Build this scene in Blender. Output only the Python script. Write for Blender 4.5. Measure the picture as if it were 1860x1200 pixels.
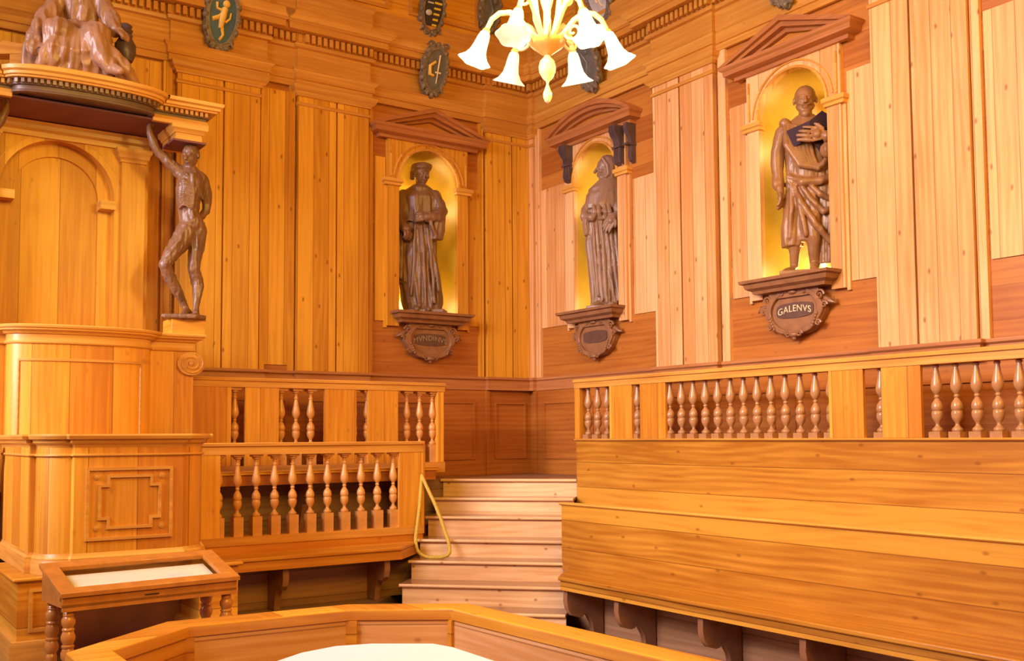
import bpy, bmesh, math, random
from mathutils import Vector, Matrix
from math import pi, sin, cos, radians, sqrt, hypot, atan2
random.seed(7)
S = bpy.context.scene
COL = S.collection
for o in list(bpy.data.objects): bpy.data.objects.remove(o)

# ------------------------------------------------------------------ camera
YAW, PIT, ROL, FPX, CY = 0.970208732, 0.0625832854, -0.00632986, 1849.99, 676.044
cd = bpy.data.cameras.new('camera'); cam = bpy.data.objects.new('camera', cd); COL.objects.link(cam)
d_ = Vector((cos(PIT)*cos(YAW), cos(PIT)*sin(YAW), sin(PIT))); r_ = Vector((sin(YAW), -cos(YAW), 0)); u_ = r_.cross(d_)
R_ = r_*cos(ROL)+u_*sin(ROL); U_ = u_*cos(ROL)-r_*sin(ROL)
m = Matrix((( R_.x, U_.x, -d_.x), (R_.y, U_.y, -d_.y), (R_.z, U_.z, -d_.z))).to_4x4()
m.translation = Vector((-6.757, -9.476, 1.62)); cam.matrix_world = m
cd.sensor_width = 36; cd.lens = FPX/1860*36; cd.shift_y = (CY-600)/1860
S.camera = cam

# ------------------------------------------------------------------ world, lights, exposure
W = bpy.data.worlds.new('world'); S.world = W; W.use_nodes = True
bg = W.node_tree.nodes['Background']; bg.inputs[0].default_value = (0.45, 0.17, 0.80, 1); bg.inputs[1].default_value = 0.20
S.view_settings.view_transform = 'Standard'; S.view_settings.look = 'None'
S.view_settings.gamma = 1; S.view_settings.use_curve_mapping = False; S.view_settings.exposure = 0.0

def area(name, loc, target, sx, sy, power, col, spread=180):
    l = bpy.data.lights.new(name, 'AREA'); l.shape = 'RECTANGLE'; l.size = sx; l.size_y = sy; l.energy = power; l.color = col; l.spread = radians(spread)
    o = bpy.data.objects.new(name, l); COL.objects.link(o); o.location = loc
    o.rotation_euler = (Vector(target)-Vector(loc)).to_track_quat('-Z', 'Y').to_euler(); return o
area('window_daylight', (-10.5, -4.6, 5.6), (0, -4.4, 2.0), 5.0, 2.6, 300, (1.0, 0.90, 1.02), 84)
area('pulpit_side_fill', (-10.0, -2.2, 3.4), (-5.0, -1.0, 2.2), 1.6, 2.2, 42, (1.0, 0.90, 1.0), 60)  # added fill light to brighten the pulpit's left faces
area('warm_fill_behind', (-4.8, -11.6, 5.8), (-2.8, 0, 2.4), 6.0, 2.4, 600, (1.0, 0.56, 0.02))  # added warm fill for the left wall, unseen behind the camera

# ------------------------------------------------------------------ materials
def new_mat(name):
    mt = bpy.data.materials.new(name); mt.use_nodes = True; nt = mt.node_tree
    return mt, nt, nt.nodes['Principled BSDF'], nt.nodes, nt.links
def plain(name, c, rough=.5, noise=.15, nscale=6, metal=0, bump=0, spec=.5, bscale=40):
    mt, nt, P, N, L = new_mat(name)
    P.inputs['Roughness'].default_value = rough; P.inputs['Metallic'].default_value = metal
    P.inputs['Specular IOR Level'].default_value = spec
    tc = N.new('ShaderNodeTexCoord'); no = N.new('ShaderNodeTexNoise'); no.inputs['Scale'].default_value = nscale; no.inputs['Detail'].default_value = 5
    L.new(tc.outputs['Object'], no.inputs['Vector'])
    mx = N.new('ShaderNodeMix'); mx.data_type = 'RGBA'
    mx.inputs[6].default_value = (*[x*(1-noise*1.6) for x in c], 1); mx.inputs[7].default_value = (*[min(1, x*(1+noise)) for x in c], 1)
    L.new(no.outputs['Fac'], mx.inputs[0]); L.new(mx.outputs[2], P.inputs['Base Color'])
    if bump:
        n2 = N.new('ShaderNodeTexNoise'); n2.inputs['Scale'].default_value = bscale; n2.inputs['Detail'].default_value = 4; L.new(tc.outputs['Object'], n2.inputs['Vector'])
        b = N.new('ShaderNodeBump'); b.inputs['Strength'].default_value = bump; b.inputs['Distance'].default_value = .01
        L.new(n2.outputs['Fac'], b.inputs['Height']); L.new(b.outputs[0], P.inputs['Normal'])
    return mt
def wood(name, axis, c1, c2, bw=.2, seam=.6, knot=1.0, rough=.36, ring=.35, spec=.5, off=0.0):
    """planked pine; axis 'v' upright boards, 'h' level boards; c1 pale c2 dark grain"""
    mt, nt, P, N, L = new_mat(name)
    P.inputs['Roughness'].default_value = rough; P.inputs['Specular IOR Level'].default_value = spec
    def M(op, a, b=None, c=None):
        n = N.new('ShaderNodeMath'); n.operation = op
        for i, v in enumerate((a, b, c)):
            if v is None: continue
            if isinstance(v, (int, float)): n.inputs[i].default_value = v
            else: L.new(v, n.inputs[i])
        return n.outputs[0]
    tc = N.new('ShaderNodeTexCoord'); sp = N.new('ShaderNodeSeparateXYZ'); L.new(tc.outputs['Object'], sp.inputs[0])
    x, y, z = sp.outputs
    xm = M('SUBTRACT', x, y); xp = M('ADD', x, y)
    if axis == 'v': al, ac = z, M('ADD', xm, off)
    else:
        ge = N.new('ShaderNodeNewGeometry'); sn = N.new('ShaderNodeSeparateXYZ'); L.new(ge.outputs['True Normal'], sn.inputs[0])
        up = M('GREATER_THAN', M('ABSOLUTE', sn.outputs[2]), .6)
        rs = M('GREATER_THAN', xm, 0)                       # boards follow the nearer wall
        hor = M('ADD', M('MULTIPLY', rs, x), M('MULTIPLY', M('SUBTRACT', 1, rs), y)) if axis == 'h' else xp
        al = xm; ac = M('ADD', M('ADD', M('MULTIPLY', up, hor), M('MULTIPLY', M('SUBTRACT', 1, up), z)), off)
        if axis == 'h':
            alt = M('ADD', M('MULTIPLY', rs, M('MULTIPLY', y, -1)), M('MULTIPLY', M('SUBTRACT', 1, rs), x))
            al = M('ADD', M('MULTIPLY', up, alt), M('MULTIPLY', M('SUBTRACT', 1, up), xm))
    bi = M('FLOOR', M('DIVIDE', ac, bw)); fr = M('FRACT', M('DIVIDE', ac, bw))
    wn = N.new('ShaderNodeTexWhiteNoise'); wn.noise_dimensions = '1D'; L.new(bi, wn.inputs['W'])
    rnd = wn.outputs['Value']
    def vec(sa, sc, sh):
        cx = N.new('ShaderNodeCombineXYZ'); L.new(M('MULTIPLY_ADD', rnd, sh, M('MULTIPLY', al, sa)), cx.inputs[0])
        L.new(M('MULTIPLY', ac, sc), cx.inputs[1]); L.new(M('MULTIPLY', xp, .7), cx.inputs[2]); return cx.outputs[0]
    n1 = N.new('ShaderNodeTexNoise'); n1.inputs['Scale'].default_value = 1; n1.inputs['Detail'].default_value = 6; n1.inputs['Roughness'].default_value = .6
    L.new(vec(1.3, 38, 37), n1.inputs['Vector'])
    n2 = N.new('ShaderNodeTexNoise'); n2.inputs['Scale'].default_value = 1; n2.inputs['Detail'].default_value = 2
    L.new(vec(1.1, 3.2, 11), n2.inputs['Vector'])
    wv = N.new('ShaderNodeTexWave'); wv.wave_type = 'BANDS'; wv.bands_direction = 'Y'; wv.inputs['Scale'].default_value = 1.0
    wv.inputs['Distortion'].default_value = 14; wv.inputs['Detail'].default_value = 2; wv.inputs['Detail Scale'].default_value = .45
    L.new(vec(1.0, 5, 23), wv.inputs['Vector'])
    g = M('ADD', M('MULTIPLY', n1.outputs['Fac'], .75-ring*.5), M('ADD', M('MULTIPLY', n2.outputs['Fac'], .45), M('MULTIPLY', wv.outputs['Fac'], ring*.30)))
    g = M('ADD', g, M('MULTIPLY', M('SUBTRACT', rnd, .5), .34))
    cr = N.new('ShaderNodeValToRGB'); cr.color_ramp.elements[0].position = .36; cr.color_ramp.elements[1].position = .76
    cr.color_ramp.elements[0].color = (*c1, 1); cr.color_ramp.elements[1].color = (*c2, 1); L.new(g, cr.inputs[0])
    # knots
    vo = N.new('ShaderNodeTexVoronoi'); vo.voronoi_dimensions = '2D'; vo.inputs['Scale'].default_value = 1; L.new(vec(2.6, 5.0, 5), vo.inputs['Vector'])
    k = N.new('ShaderNodeMapRange'); k.interpolation_type = 'SMOOTHSTEP'; k.inputs[1].default_value = .085; k.inputs[2].default_value = .02
    k.inputs[3].default_value = 0; k.inputs[4].default_value = 1; L.new(vo.outputs['Distance'], k.inputs[0])
    sc = N.new('ShaderNodeSeparateColor'); L.new(vo.outputs['Color'], sc.inputs[0])
    kk = M('MULTIPLY', k.outputs[0], M('MULTIPLY', M('GREATER_THAN', sc.outputs[0], .5), .75*knot))
    m1 = N.new('ShaderNodeMix'); m1.data_type = 'RGBA'; L.new(kk, m1.inputs[0]); L.new(cr.outputs[0], m1.inputs[6])
    m1.inputs[7].default_value = (c2[0]*.40, c2[1]*.26, c2[2]*.2, 1)
    # board joints
    e = M('MINIMUM', fr, M('SUBTRACT', 1, fr)); sm = M('MULTIPLY', M('LESS_THAN', e, .0035/bw), seam)
    m2 = N.new('ShaderNodeMix'); m2.data_type = 'RGBA'; L.new(sm, m2.inputs[0]); L.new(m1.outputs[2], m2.inputs[6])
    m2.inputs[7].default_value = (c2[0]*.35, c2[1]*.22, c2[2]*.15, 1)
    L.new(m2.outputs[2], P.inputs['Base Color'])
    b = N.new('ShaderNodeBump'); b.inputs['Strength'].default_value = .25; b.inputs['Distance'].default_value = .004
    L.new(M('SUBTRACT', n1.outputs['Fac'], M('MULTIPLY', sm, 2)), b.inputs['Height']); L.new(b.outputs[0], P.inputs['Normal'])
    return mt
def emit(name, c, s, base=(.9, .9, .85)):
    mt, nt, P, N, L = new_mat(name)
    P.inputs['Base Color'].default_value = (*base, 1); P.inputs['Emission Color'].default_value = (*c, 1); P.inputs['Emission Strength'].default_value = s
    P.inputs['Roughness'].default_value = .3
    return mt
PALE1, PALE2 = (.80, .46, .20), (.58, .255, .075)
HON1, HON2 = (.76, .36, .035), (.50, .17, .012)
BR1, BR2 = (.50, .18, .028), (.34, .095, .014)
M_pv = wood('pine_upright', 'v', PALE1, PALE2, bw=.165, knot=1.0)
M_ph = wood('pine_level', 'h', PALE1, PALE2, bw=.26, knot=.6)
M_hv = wood('honey_upright', 'v', HON1, HON2, bw=.31, knot=.35, ring=.2)
M_lv = wood('pine_upright_warm_lit', 'v', (.73, .35, .03), (.48, .18, .010), bw=.165, knot=1.0)  # right wall's pine with the warm light put into its colour
M_hh = wood('honey_level', 'h', HON1, HON2, bw=.29, knot=.5, ring=.35, off=.13)
M_bench = wood('bench_board', 'h', (.62, .285, .032), (.36, .125, .010), bw=.236, knot=.7, ring=.45, rough=.33, off=.05)
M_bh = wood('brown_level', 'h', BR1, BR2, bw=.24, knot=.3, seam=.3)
M_trim = wood('trim_level', 'h', (.74, .375, .07), (.50, .205, .03), bw=2.3, knot=.2, seam=0, ring=.2)
M_trimb = wood('brown_moulding', 'h', (.55, .23, .075), (.36, .12, .035), bw=2.3, knot=.1, seam=0, ring=.2)
M_stair = wood('stair_pine', 'd', (.84, .56, .30), (.60, .32, .13), bw=.9, knot=.9, rough=.24, seam=0)
M_tread = wood('worn_tread', 'd', (.46, .26, .14), (.30, .15, .07), bw=.9, knot=.3, rough=.2, seam=0)
M_drk = plain('dark_frieze_wood', (.16, .085, .05), .4, .3, 9)
M_drk2 = plain('dark_dentil_wood', (.27, .15, .085), .4, .3, 9)
M_bal = plain('turned_pine', (.64, .30, .085), .26, .22, 14)
M_balb = plain('turned_brown_pine', (.44, .21, .085), .25, .25, 14)
M_stat = plain('carved_walnut', (.22, .105, .05), .36, .35, 7, bump=.25, bscale=45)
M_stat3 = plain('carved_red_walnut', (.33, .15, .06), .36, .35, 7, bump=.25, bscale=45)
M_stat2 = plain('carved_limewood', (.30, .165, .10), .38, .35, 7, bump=.25, bscale=45)
M_lady = plain('polished_limewood', (.42, .22, .12), .3, .3, 6, bump=.2, bscale=40)
M_console = plain('console_walnut', (.30, .13, .055), .38, .3, 12)
M_corbel = plain('blackened_walnut', (.10, .06, .06), .35, .3, 12)
M_bookc = plain('book_cover', (.055, .028, .04), .75, .2, 12, spec=.15)
M_gold = plain('gilt_niche_paint', (.58, .36, .03), .42, .18, 4)
M_under = plain('shaded_red_brown_boards', (.20, .055, .06), .6, .3, 6)  # deep shade of recess and soffit put into the board colour
M_dkb = wood('dark_brown_board', 'h', (.40, .20, .09), (.24, .105, .045), bw=.24, knot=.2)  # darker brown boards below the bench seats
M_varn = plain('red_varnished_pine', (.50, .19, .035), .18, .25, 11)
M_white = plain('white_marble', (.76, .84, 1.0), .4, .02, 3)
M_paper = plain('paper_label', (.85, .83, .8), .6, .05, 4)
M_lin = plain('cream_lining', (.93, .91, .76), .6, .06, 4)
M_rope = plain('yellow_rope', (.62, .42, .05), .6, .25, 60, bump=.6, bscale=160)
M_brass = plain('brass', (.75, .55, .2), .25, .1, 20, metal=1)
M_iron = plain('dark_iron', (.08, .06, .05), .4, .2, 20, metal=.6)
M_floor = wood('floor_boards', 'h', (.30, .17, .09), (.18, .09, .045), bw=.22, knot=.2, rough=.4)
M_plate = plain('dark_name_plate', (.12, .055, .035), .45, .25, 12)
M_letter = plain('gilt_letters', (.80, .62, .38), .35, .1, 12)
M_letter2 = plain('dull_letters', (.36, .22, .12), .4, .2, 12)
M_shf = plain('shield_frame_bronze', (.20, .15, .10), .38, .45, 20, bump=.5, bscale=30)
M_blue = plain('shield_blue', (.035, .09, .15), .35, .3, 10)
M_grey = plain('shield_grey', (.14, .13, .11), .4, .4, 12)
M_silver = plain('shield_silver', (.55, .52, .5), .35, .3, 14)
M_yel = plain('shield_yellow', (.75, .5, .04), .35, .15, 12)
M_charge = plain('gilded_charge', (.85, .50, .08), .3, .2, 12)
M_black = plain('black_paint', (.03, .025, .025), .4, .2, 12)
M_ceil = plain('ceiling_wood', (.5, .28, .1), .6, .2, 4)

# ------------------------------------------------------------------ frames
def TL(u, d, z): return (u, -d, z)              # wall on the left of the picture, d = distance into the room
def TR(u, d, z): return (-d, -u, z)             # wall on the right
Q2 = sqrt(.5)
def TD(w, s, z): return ((s+w)*Q2, (s-w)*Q2, z)  # stairs running out of the corner, s negative = away from corner
def TI(x, y, z): return (x, y, z)

class MB:
    def __init__(s, T=TI): s.v = []; s.f = []; s.T = T
    def add(s, vs, fs, T=None):
        T = T or s.T; b = len(s.v); s.v += [T(*p) for p in vs]; s.f += [[i+b for i in f] for f in fs]; return s
    def box(s, u0, u1, d0, d1, z0, z1):
        vs = [(u, d, z) for z in (z0, z1) for d in (d0, d1) for u in (u0, u1)]
        return s.add(vs, [(0, 1, 3, 2), (4, 6, 7, 5), (0, 4, 5, 1), (2, 3, 7, 6), (0, 2, 6, 4), (1, 5, 7, 3)])
    def prism(s, poly, z0, z1):                    # plan polygon (u,d)
        n = len(poly); vs = [(a, b, z0) for a, b in poly]+[(a, b, z1) for a, b in poly]
        return s.add(vs, [list(range(n))[::-1], list(range(n, 2*n))]+[(i, (i+1) % n, n+(i+1) % n, n+i) for i in range(n)])
    def plate(s, poly, d0, d1):                    # elevation polygon (u,z)
        n = len(poly); vs = [(a, d0, b) for a, b in poly]+[(a, d1, b) for a, b in poly]
        return s.add(vs, [list(range(n))[::-1], list(range(n, 2*n))]+[(i, (i+1) % n, n+(i+1) % n, n+i) for i in range(n)])
    def side(s, poly, u0, u1):                     # profile polygon (d,z)
        n = len(poly); vs = [(u0, a, b) for a, b in poly]+[(u1, a, b) for a, b in poly]
        return s.add(vs, [list(range(n))[::-1], list(range(n, 2*n))]+[(i, (i+1) % n, n+(i+1) % n, n+i) for i in range(n)])
    def band(s, inner, outer, d0, d1, closed=False):   # strip between two (u,z) curves with thickness
        n = len(inner); vs = [(a, d, b) for d in (d0, d1) for c in (inner, outer) for a, b in c]; fs = []
        m = n if closed else n-1
        for i in range(m):
            j = (i+1) % n
            fs += [(i, j, n+j, n+i), (2*n+i, 3*n+i, 3*n+j, 2*n+j), (i, 2*n+i, 2*n+j, j), (n+i, n+j, 3*n+j, 3*n+i)]
        if not closed: fs += [(0, n, 3*n, 2*n), (n-1, 3*n-1, 4*n-1, 2*n-1)]
        return s.add(vs, fs)
    def sweep(s, path, prof, side=1, closed=False):    # path (u,d) plan, prof (out,z) closed outline, mitred
        n = len(path); k = len(prof); vs = []
        def nrm(a, b):
            dx, dy = b[0]-a[0], b[1]-a[1]; l = hypot(dx, dy) or 1; return (-dy/l*side, dx/l*side)
        for i, p in enumerate(path):
            a = nrm(path[i-1], p) if (i > 0 or closed) else None
            b = nrm(p, path[(i+1) % n]) if (i < n-1 or closed) else None
            if a is None: a = b
            if b is None: b = a
            q = 1+a[0]*b[0]+a[1]*b[1]; q = max(q, .25); mx, my = (a[0]+b[0])/q, (a[1]+b[1])/q
            vs += [(p[0]+mx*o, p[1]+my*o, z) for o, z in prof]
        fs = []
        for i in range(n if closed else n-1):
            j = (i+1) % n
            fs += [(i*k+t, i*k+(t+1) % k, j*k+(t+1) % k, j*k+t) for t in range(k)]
        if not closed: fs += [list(range(k)), list(range((n-1)*k, n*k))[::-1]]
        return s.add(vs, fs)
    def lathe(s, cu, cd_, prof, seg=16, cap=True):       # (r,z) profile about vertical axis
        vs = [(cu+r*cos(2*pi*i/seg), cd_+r*sin(2*pi*i/seg), z) for r, z in prof for i in range(seg)]; k = len(prof)
        fs = [(a*seg+i, a*seg+(i+1) % seg, (a+1)*seg+(i+1) % seg, (a+1)*seg+i) for a in range(k-1) for i in range(seg)]
        if cap: fs += [list(range(seg))[::-1], list(range((k-1)*seg, k*seg))]
        return s.add(vs, fs)
    def tube(s, pts, rad, seg=8, T=None):
        P = [Vector(p) for p in pts]; n = len(P); rr = rad if isinstance(rad, (list, tuple)) else [rad]*n; vs = []; N0 = None
        for i in range(n):
            t = (P[min(i+1, n-1)]-P[max(i-1, 0)]).normalized()
            if N0 is None: N0 = t.orthogonal().normalized()
            N0 = (N0-t*N0.dot(t)); N0 = N0.normalized() if N0.length > 1e-6 else t.orthogonal().normalized()
            B = t.cross(N0)
            vs += [tuple(P[i]+(N0*cos(2*pi*k/seg)+B*sin(2*pi*k/seg))*rr[i]) for k in range(seg)]
        fs = [(a*seg+i, a*seg+(i+1) % seg, (a+1)*seg+(i+1) % seg, (a+1)*seg+i) for a in range(n-1) for i in range(seg)]
        fs += [list(range(seg))[::-1], list(range((n-1)*seg, n*seg))]
        return s.add(vs, fs, T)
    def ball(s, c, r, seg=12, rings=8, M=None):
        if isinstance(r, (int, float)): r = (r, r, r)
        vs = [(0, 0, -1)]+[(sin(pi*a/rings)*cos(2*pi*i/seg), sin(pi*a/rings)*sin(2*pi*i/seg), -cos(pi*a/rings)) for a in range(1, rings) for i in range(seg)]+[(0, 0, 1)]
        out = []
        for v in vs:
            q = Vector((v[0]*r[0], v[1]*r[1], v[2]*r[2]))
            if M is not None: q = M @ q
            out.append((c[0]+q.x, c[1]+q.y, c[2]+q.z))
        fs = [(0, 1+(i+1) % seg, 1+i) for i in range(seg)]; L0 = 1+(rings-2)*seg
        fs += [(1+a*seg+i, 1+a*seg+(i+1) % seg, 1+(a+1)*seg+(i+1) % seg, 1+(a+1)*seg+i) for a in range(rings-2) for i in range(seg)]
        fs += [(L0+i, L0+(i+1) % seg, len(vs)-1) for i in range(seg)]
        return s.add(out, fs)
    def mesh(s, name, angle=35, bevel=0):
        me = bpy.data.meshes.new(name); me.from_pydata(s.v, [], s.f)
        bm = bmesh.new(); bm.from_mesh(me); bmesh.ops.recalc_face_normals(bm, faces=bm.faces)
        bm.to_mesh(me); bm.free()
        me.polygons.foreach_set('use_smooth', [True]*len(me.polygons)); me.set_sharp_from_angle(angle=radians(angle)); me.update()
        return me
    def obj(s, name, mat, parent=None, angle=35, bevel=0):
        me = s.mesh(name, angle); me.materials.append(mat)
        o = bpy.data.objects.new(name, me); COL.objects.link(o)
        if bevel:
            b = o.modifiers.new('b', 'BEVEL'); b.width = bevel; b.segments = 2; b.limit_method = 'ANGLE'; b.angle_limit = radians(40)
        if parent is not None:
            o.parent = parent; o.location = -parent.location
        return o
TRN = [0]
def struct(o):
    o['kind'] = 'structure'
    if o.name.startswith('trim_'): TRN[0] += 1; o.name = 'trim_%d' % (TRN[0]+100); o.data.name = o.name
    return o
def thing(name, loc, label, cat, group=None):
    o = bpy.data.objects.new(name, None); COL.objects.link(o); o.location = loc; o.empty_display_size = .1
    o['label'] = label; o['category'] = cat
    if group: o['group'] = group
    return o
def tag(o, label, cat, group=None):
    o['label'] = label; o['category'] = cat
    if group: o['group'] = group
    return o
def inst(me, name, parent, world, rot=(0, 0, 0), scale=(1, 1, 1), mat=None):
    o = bpy.data.objects.new(name, me); COL.objects.link(o)
    if parent is not None: o.parent = parent; o.location = Vector(world)-parent.location
    else: o.location = world
    o.rotation_euler = rot; o.scale = scale
    return o
def arc(cu, cz, r, a0, a1, n, rz=None):
    rz = rz or r
    return [(cu+r*cos(a0+(a1-a0)*i/n), cz+rz*sin(a0+(a1-a0)*i/n)) for i in range(n+1)]

# ------------------------------------------------------------------ room shell
ZB, ZS, HW = 2.93, 4.33, .36       # niche sill, springing, half width
def wall_panel(T, u0, u1, z1, holes, name):
    b = MB(T); n = 28; cur = u0
    for c in sorted(holes):
        a, e = c-HW, c+HW
        b.add([(cur, 0, 0), (a, 0, 0), (a, 0, z1), (cur, 0, z1)], [(0, 1, 2, 3)])
        b.add([(a, 0, 0), (e, 0, 0), (e, 0, ZB), (a, 0, ZB)], [(0, 1, 2, 3)])
        A = arc(c, ZS, HW, pi, 0, n)
        b.add([(p, 0, q) for p, q in A]+[(p, 0, z1) for p, q in A], [(i, i+1, n+2+i, n+1+i) for i in range(n)])
        cur = e
    b.add([(cur, 0, 0), (u1, 0, 0), (u1, 0, z1), (cur, 0, z1)], [(0, 1, 2, 3)])
    # outer shell gives the wall its thickness
    b.add([(u0, 0, 0), (u0, -.6, 0), (u0, -.6, z1), (u0, 0, z1), (u1, 0, 0), (u1, -.6, 0), (u1, -.6, z1), (u1, 0, z1)],
          [(0, 1, 2, 3), (4, 7, 6, 5), (1, 5, 6, 2), (3, 2, 6, 7), (0, 4, 5, 1)])
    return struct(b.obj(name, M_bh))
N1, N2, N3 = -1.37, 1.25, 3.87
wall_panel(TL, -9.5, 0.0, 7.4, [N1], 'wall_left')
wall_panel(TR, 0.0, 9.5, 7.4, [N2, N3], 'wall_right')
struct(MB().box(-11, .6, -13, .6, -.1, 0).obj('floor', M_floor))
struct(MB().box(-9.5, .6, -9.0, .6, 7.4, 7.5).obj('ceiling', M_ceil))

# entablature, dentils, dado
PJ = .06
Lp = [(-4.12, -3.21), (-2.87, -2.09), (-.63, 0)]; Rp = [(0, .14), (2.17, 2.98), (4.62, 5.48)]
def broken_path(proj, base=0.0):
    pts = [(-9.4, -base)]
    for a, b in Lp[:2]: pts += [(a, -base), (a, -proj), (b, -proj), (b, -base)]
    pts += [(Lp[2][0], -base), (Lp[2][0], -proj), (-proj, -proj), (-proj, -Rp[0][1]), (-base, -Rp[0][1])]
    for a, b in Rp[1:]: pts += [(-base, -a), (-proj, -a), (-proj, -b), (-base, -b)]
    pts += [(-base, -9.4)]
    return pts
path = broken_path(.055, .015)
b = MB(); b.sweep(path, [(0, 5.12), (.03, 5.12), (.03, 5.18), (.045, 5.185), (.045, 5.24), (.075, 5.265), (.085, 5.285), (0, 5.285)], side=-1)
struct(b.obj('trim_1', M_trim))
b = MB(); b.sweep(path, [(-.01, 5.285), (.012, 5.285), (.012, 5.50), (.045, 5.51), (.055, 5.54), (-.01, 5.54)], side=-1)
struct(b.obj('trim_2', M_trim))
b = MB(); b.sweep(path, [(-.01, 5.54), (.04, 5.54), (.04, 5.64), (.15, 5.64), (.15, 5.70), (.165, 5.705), (.175, 5.73), (.215, 5.765), (.22, 5.80), (-.01, 5.83)], side=-1)
struct(b.obj('trim_3', M_trim))
b = MB()
def pj(u, P):
    return .055 if any(a-.02 <= u <= c+.02 for a, c in P) else .015
u = -7.5
while u < -.12:
    p = pj(u, Lp); b.box(u, u+.036, -(p+.095), -(p+.035), 5.553, 5.632); u += .064
u = .16
while u < 7.5:
    p = pj(u, Rp); b.add([(-(p+.035), -u, 5.553), (-(p+.095), -u, 5.553), (-(p+.095), -u-.036, 5.553), (-(p+.035), -u-.036, 5.553), (-(p+.035), -u, 5.632), (-(p+.095), -u, 5.632), (-(p+.095), -u-.036, 5.632), (-(p+.035), -u-.036, 5.632)],
        [(0, 1, 2, 3), (4, 5, 6, 7), (0, 1, 5, 4), (1, 2, 6, 5), (2, 3, 7, 6), (3, 0, 4, 7)]); u += .064
struct(b.obj('trim_4', M_trim))
# attic boards and panels above the cornice
b = MB(); b.sweep(path, [(-.01, 5.80), (.03, 5.80), (.03, 6.02), (.05, 6.05), (.055, 6.09), (.0, 6.10), (-.01, 6.10)], side=-1)
struct(b.obj('trim_5', M_trim))
def frame(b, u0, u1, z0, z1, w, d0, d1):
    b.band([(u0+w, z0+w), (u1-w, z0+w), (u1-w, z1-w), (u0+w, z1-w)], [(u0, z0), (u1, z0), (u1, z1), (u0, z1)], d0, d1, closed=True)
b = MB(TL)
for a, c in ((-4.0, -3.0), (-2.7, -1.85), (-1.6, -.72), (-.5, -.12)): frame(b, a, c, 6.16, 7.2, .035, 0, .04)
struct(b.obj('trim_6', M_trim))
b = MB(TR)
for a, c in ((.12, .6), (.9, 2.0), (2.3, 3.1)): frame(b, a, c, 6.16, 7.2, .035, 0, .04)
struct(b.obj('trim_7', M_trim))
b = MB(TL); b.box(-9.4, 0, 0, .012, 6.10, 7.39)
struct(b.obj('trim_8', M_hh))
b = MB(TR); b.box(0.012, 9.4, 0, .012, 6.10, 7.39)
struct(b.obj('trim_9', M_hh))
# dado cap, dado board, frames
pd = broken_path(.07, .02)
b = MB(); b.sweep(pd, [(0, 2.13), (.012, 2.13), (.012, 2.235), (.035, 2.25), (.035, 2.275), (0, 2.275)], side=-1)
struct(b.obj('trim_10', M_trimb))
b = MB(TL); b.box(-9.3, -.0, 0, .02, 1.2, 2.13)
for a, c in ((-4.9, -4.0), (-3.8, -2.95), (-2.75, -2.0), (-1.83, -.78), (-.52, -.1)): frame(b, a, c, 1.37, 2.0, .022, .018, .035)
b.box(-.64, -.60, .0, .045, 1.2, 2.13)
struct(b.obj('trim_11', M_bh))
b = MB(TR); b.box(0.02, 9.3, 0, .02, 1.2, 2.13)
for a, c in ((.28, 1.15), (1.4, 2.45), (2.7, 3.6), (3.8, 4.7), (4.9, 5.8)): frame(b, a, c, 1.37, 2.0, .022, .018, .035)
b.box(.10, .16, .0, .05, 1.2, 2.13)
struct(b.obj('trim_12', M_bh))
# corner skirting shown as an inner bead
# pilasters with capitals
def pilaster(T, u0, u1, splits, mirror=False, corner=None):
    b = MB(T); e = [u0]+list(splits)+[u1]
    for i in range(len(e)-1):
        g0 = 0 if i == 0 else .009; g1 = 0 if i == len(e)-2 else .009
        b.box(e[i]+g0, e[i+1]-g1, .004, PJ, 2.275, 5.1)
    b.box(u0+.01, u1-.01, 0, .02, 2.275, 5.1)
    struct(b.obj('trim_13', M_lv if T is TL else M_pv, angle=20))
    c = MB(T); pa = [(u0, 0), (u0, PJ), (u1, PJ), (u1, 0)]
    if corner == 'end': pa = pa[:3]
    if corner == 'start': pa = pa[1:]
    c.sweep(pa, [(0, 4.925), (.012, 4.93), (.016, 4.945), (.012, 4.96), (0, 4.965)])
    c.sweep(pa, [(0, 5.02), (.018, 5.022), (.022, 5.04), (.05, 5.06), (.068, 5.09), (.07, 5.12), (0, 5.12)])
    struct(c.obj('trim_14', M_trim))
pilaster(TL, -4.06, -3.26, [-3.62]); pilaster(TL, -2.87, -2.09, [-2.45]); pilaster(TL, -.63, -PJ, [-.29], corner='end')
pilaster(TR, PJ, .14, [], corner='start'); pilaster(TR, 2.17, 2.98, [2.54]); pilaster(TR, 4.66, 5.46, [5.0])
# upright boarding and edging strips of the bays
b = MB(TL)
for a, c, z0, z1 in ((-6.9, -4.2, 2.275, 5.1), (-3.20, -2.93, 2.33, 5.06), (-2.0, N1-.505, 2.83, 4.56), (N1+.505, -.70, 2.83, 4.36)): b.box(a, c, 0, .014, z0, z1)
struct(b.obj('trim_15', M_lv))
b = MB(TR)
for a, c, z0, z1 in ((.24, N2-.52, 2.83, 4.40), (N2+.56, 2.16, 2.83, 4.2), (3.14, N3-.505, 2.83, 4.56), (N3+.53, 4.64, 2.83, 4.52), (5.56, 7.5, 2.83, 4.6)): b.box(a, c, 0, .014, z0, z1)
struct(b.obj('trim_16', M_pv))
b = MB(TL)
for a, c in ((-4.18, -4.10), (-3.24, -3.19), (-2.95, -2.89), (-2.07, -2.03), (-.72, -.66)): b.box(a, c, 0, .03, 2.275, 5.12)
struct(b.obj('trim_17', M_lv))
b = MB(TR)
for a, c in ((.15, .235), (3.02, 3.11), (5.47, 5.54)): b.box(a, c, 0, .035, 2.275, 5.12)
struct(b.obj('trim_18', M_pv))

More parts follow.
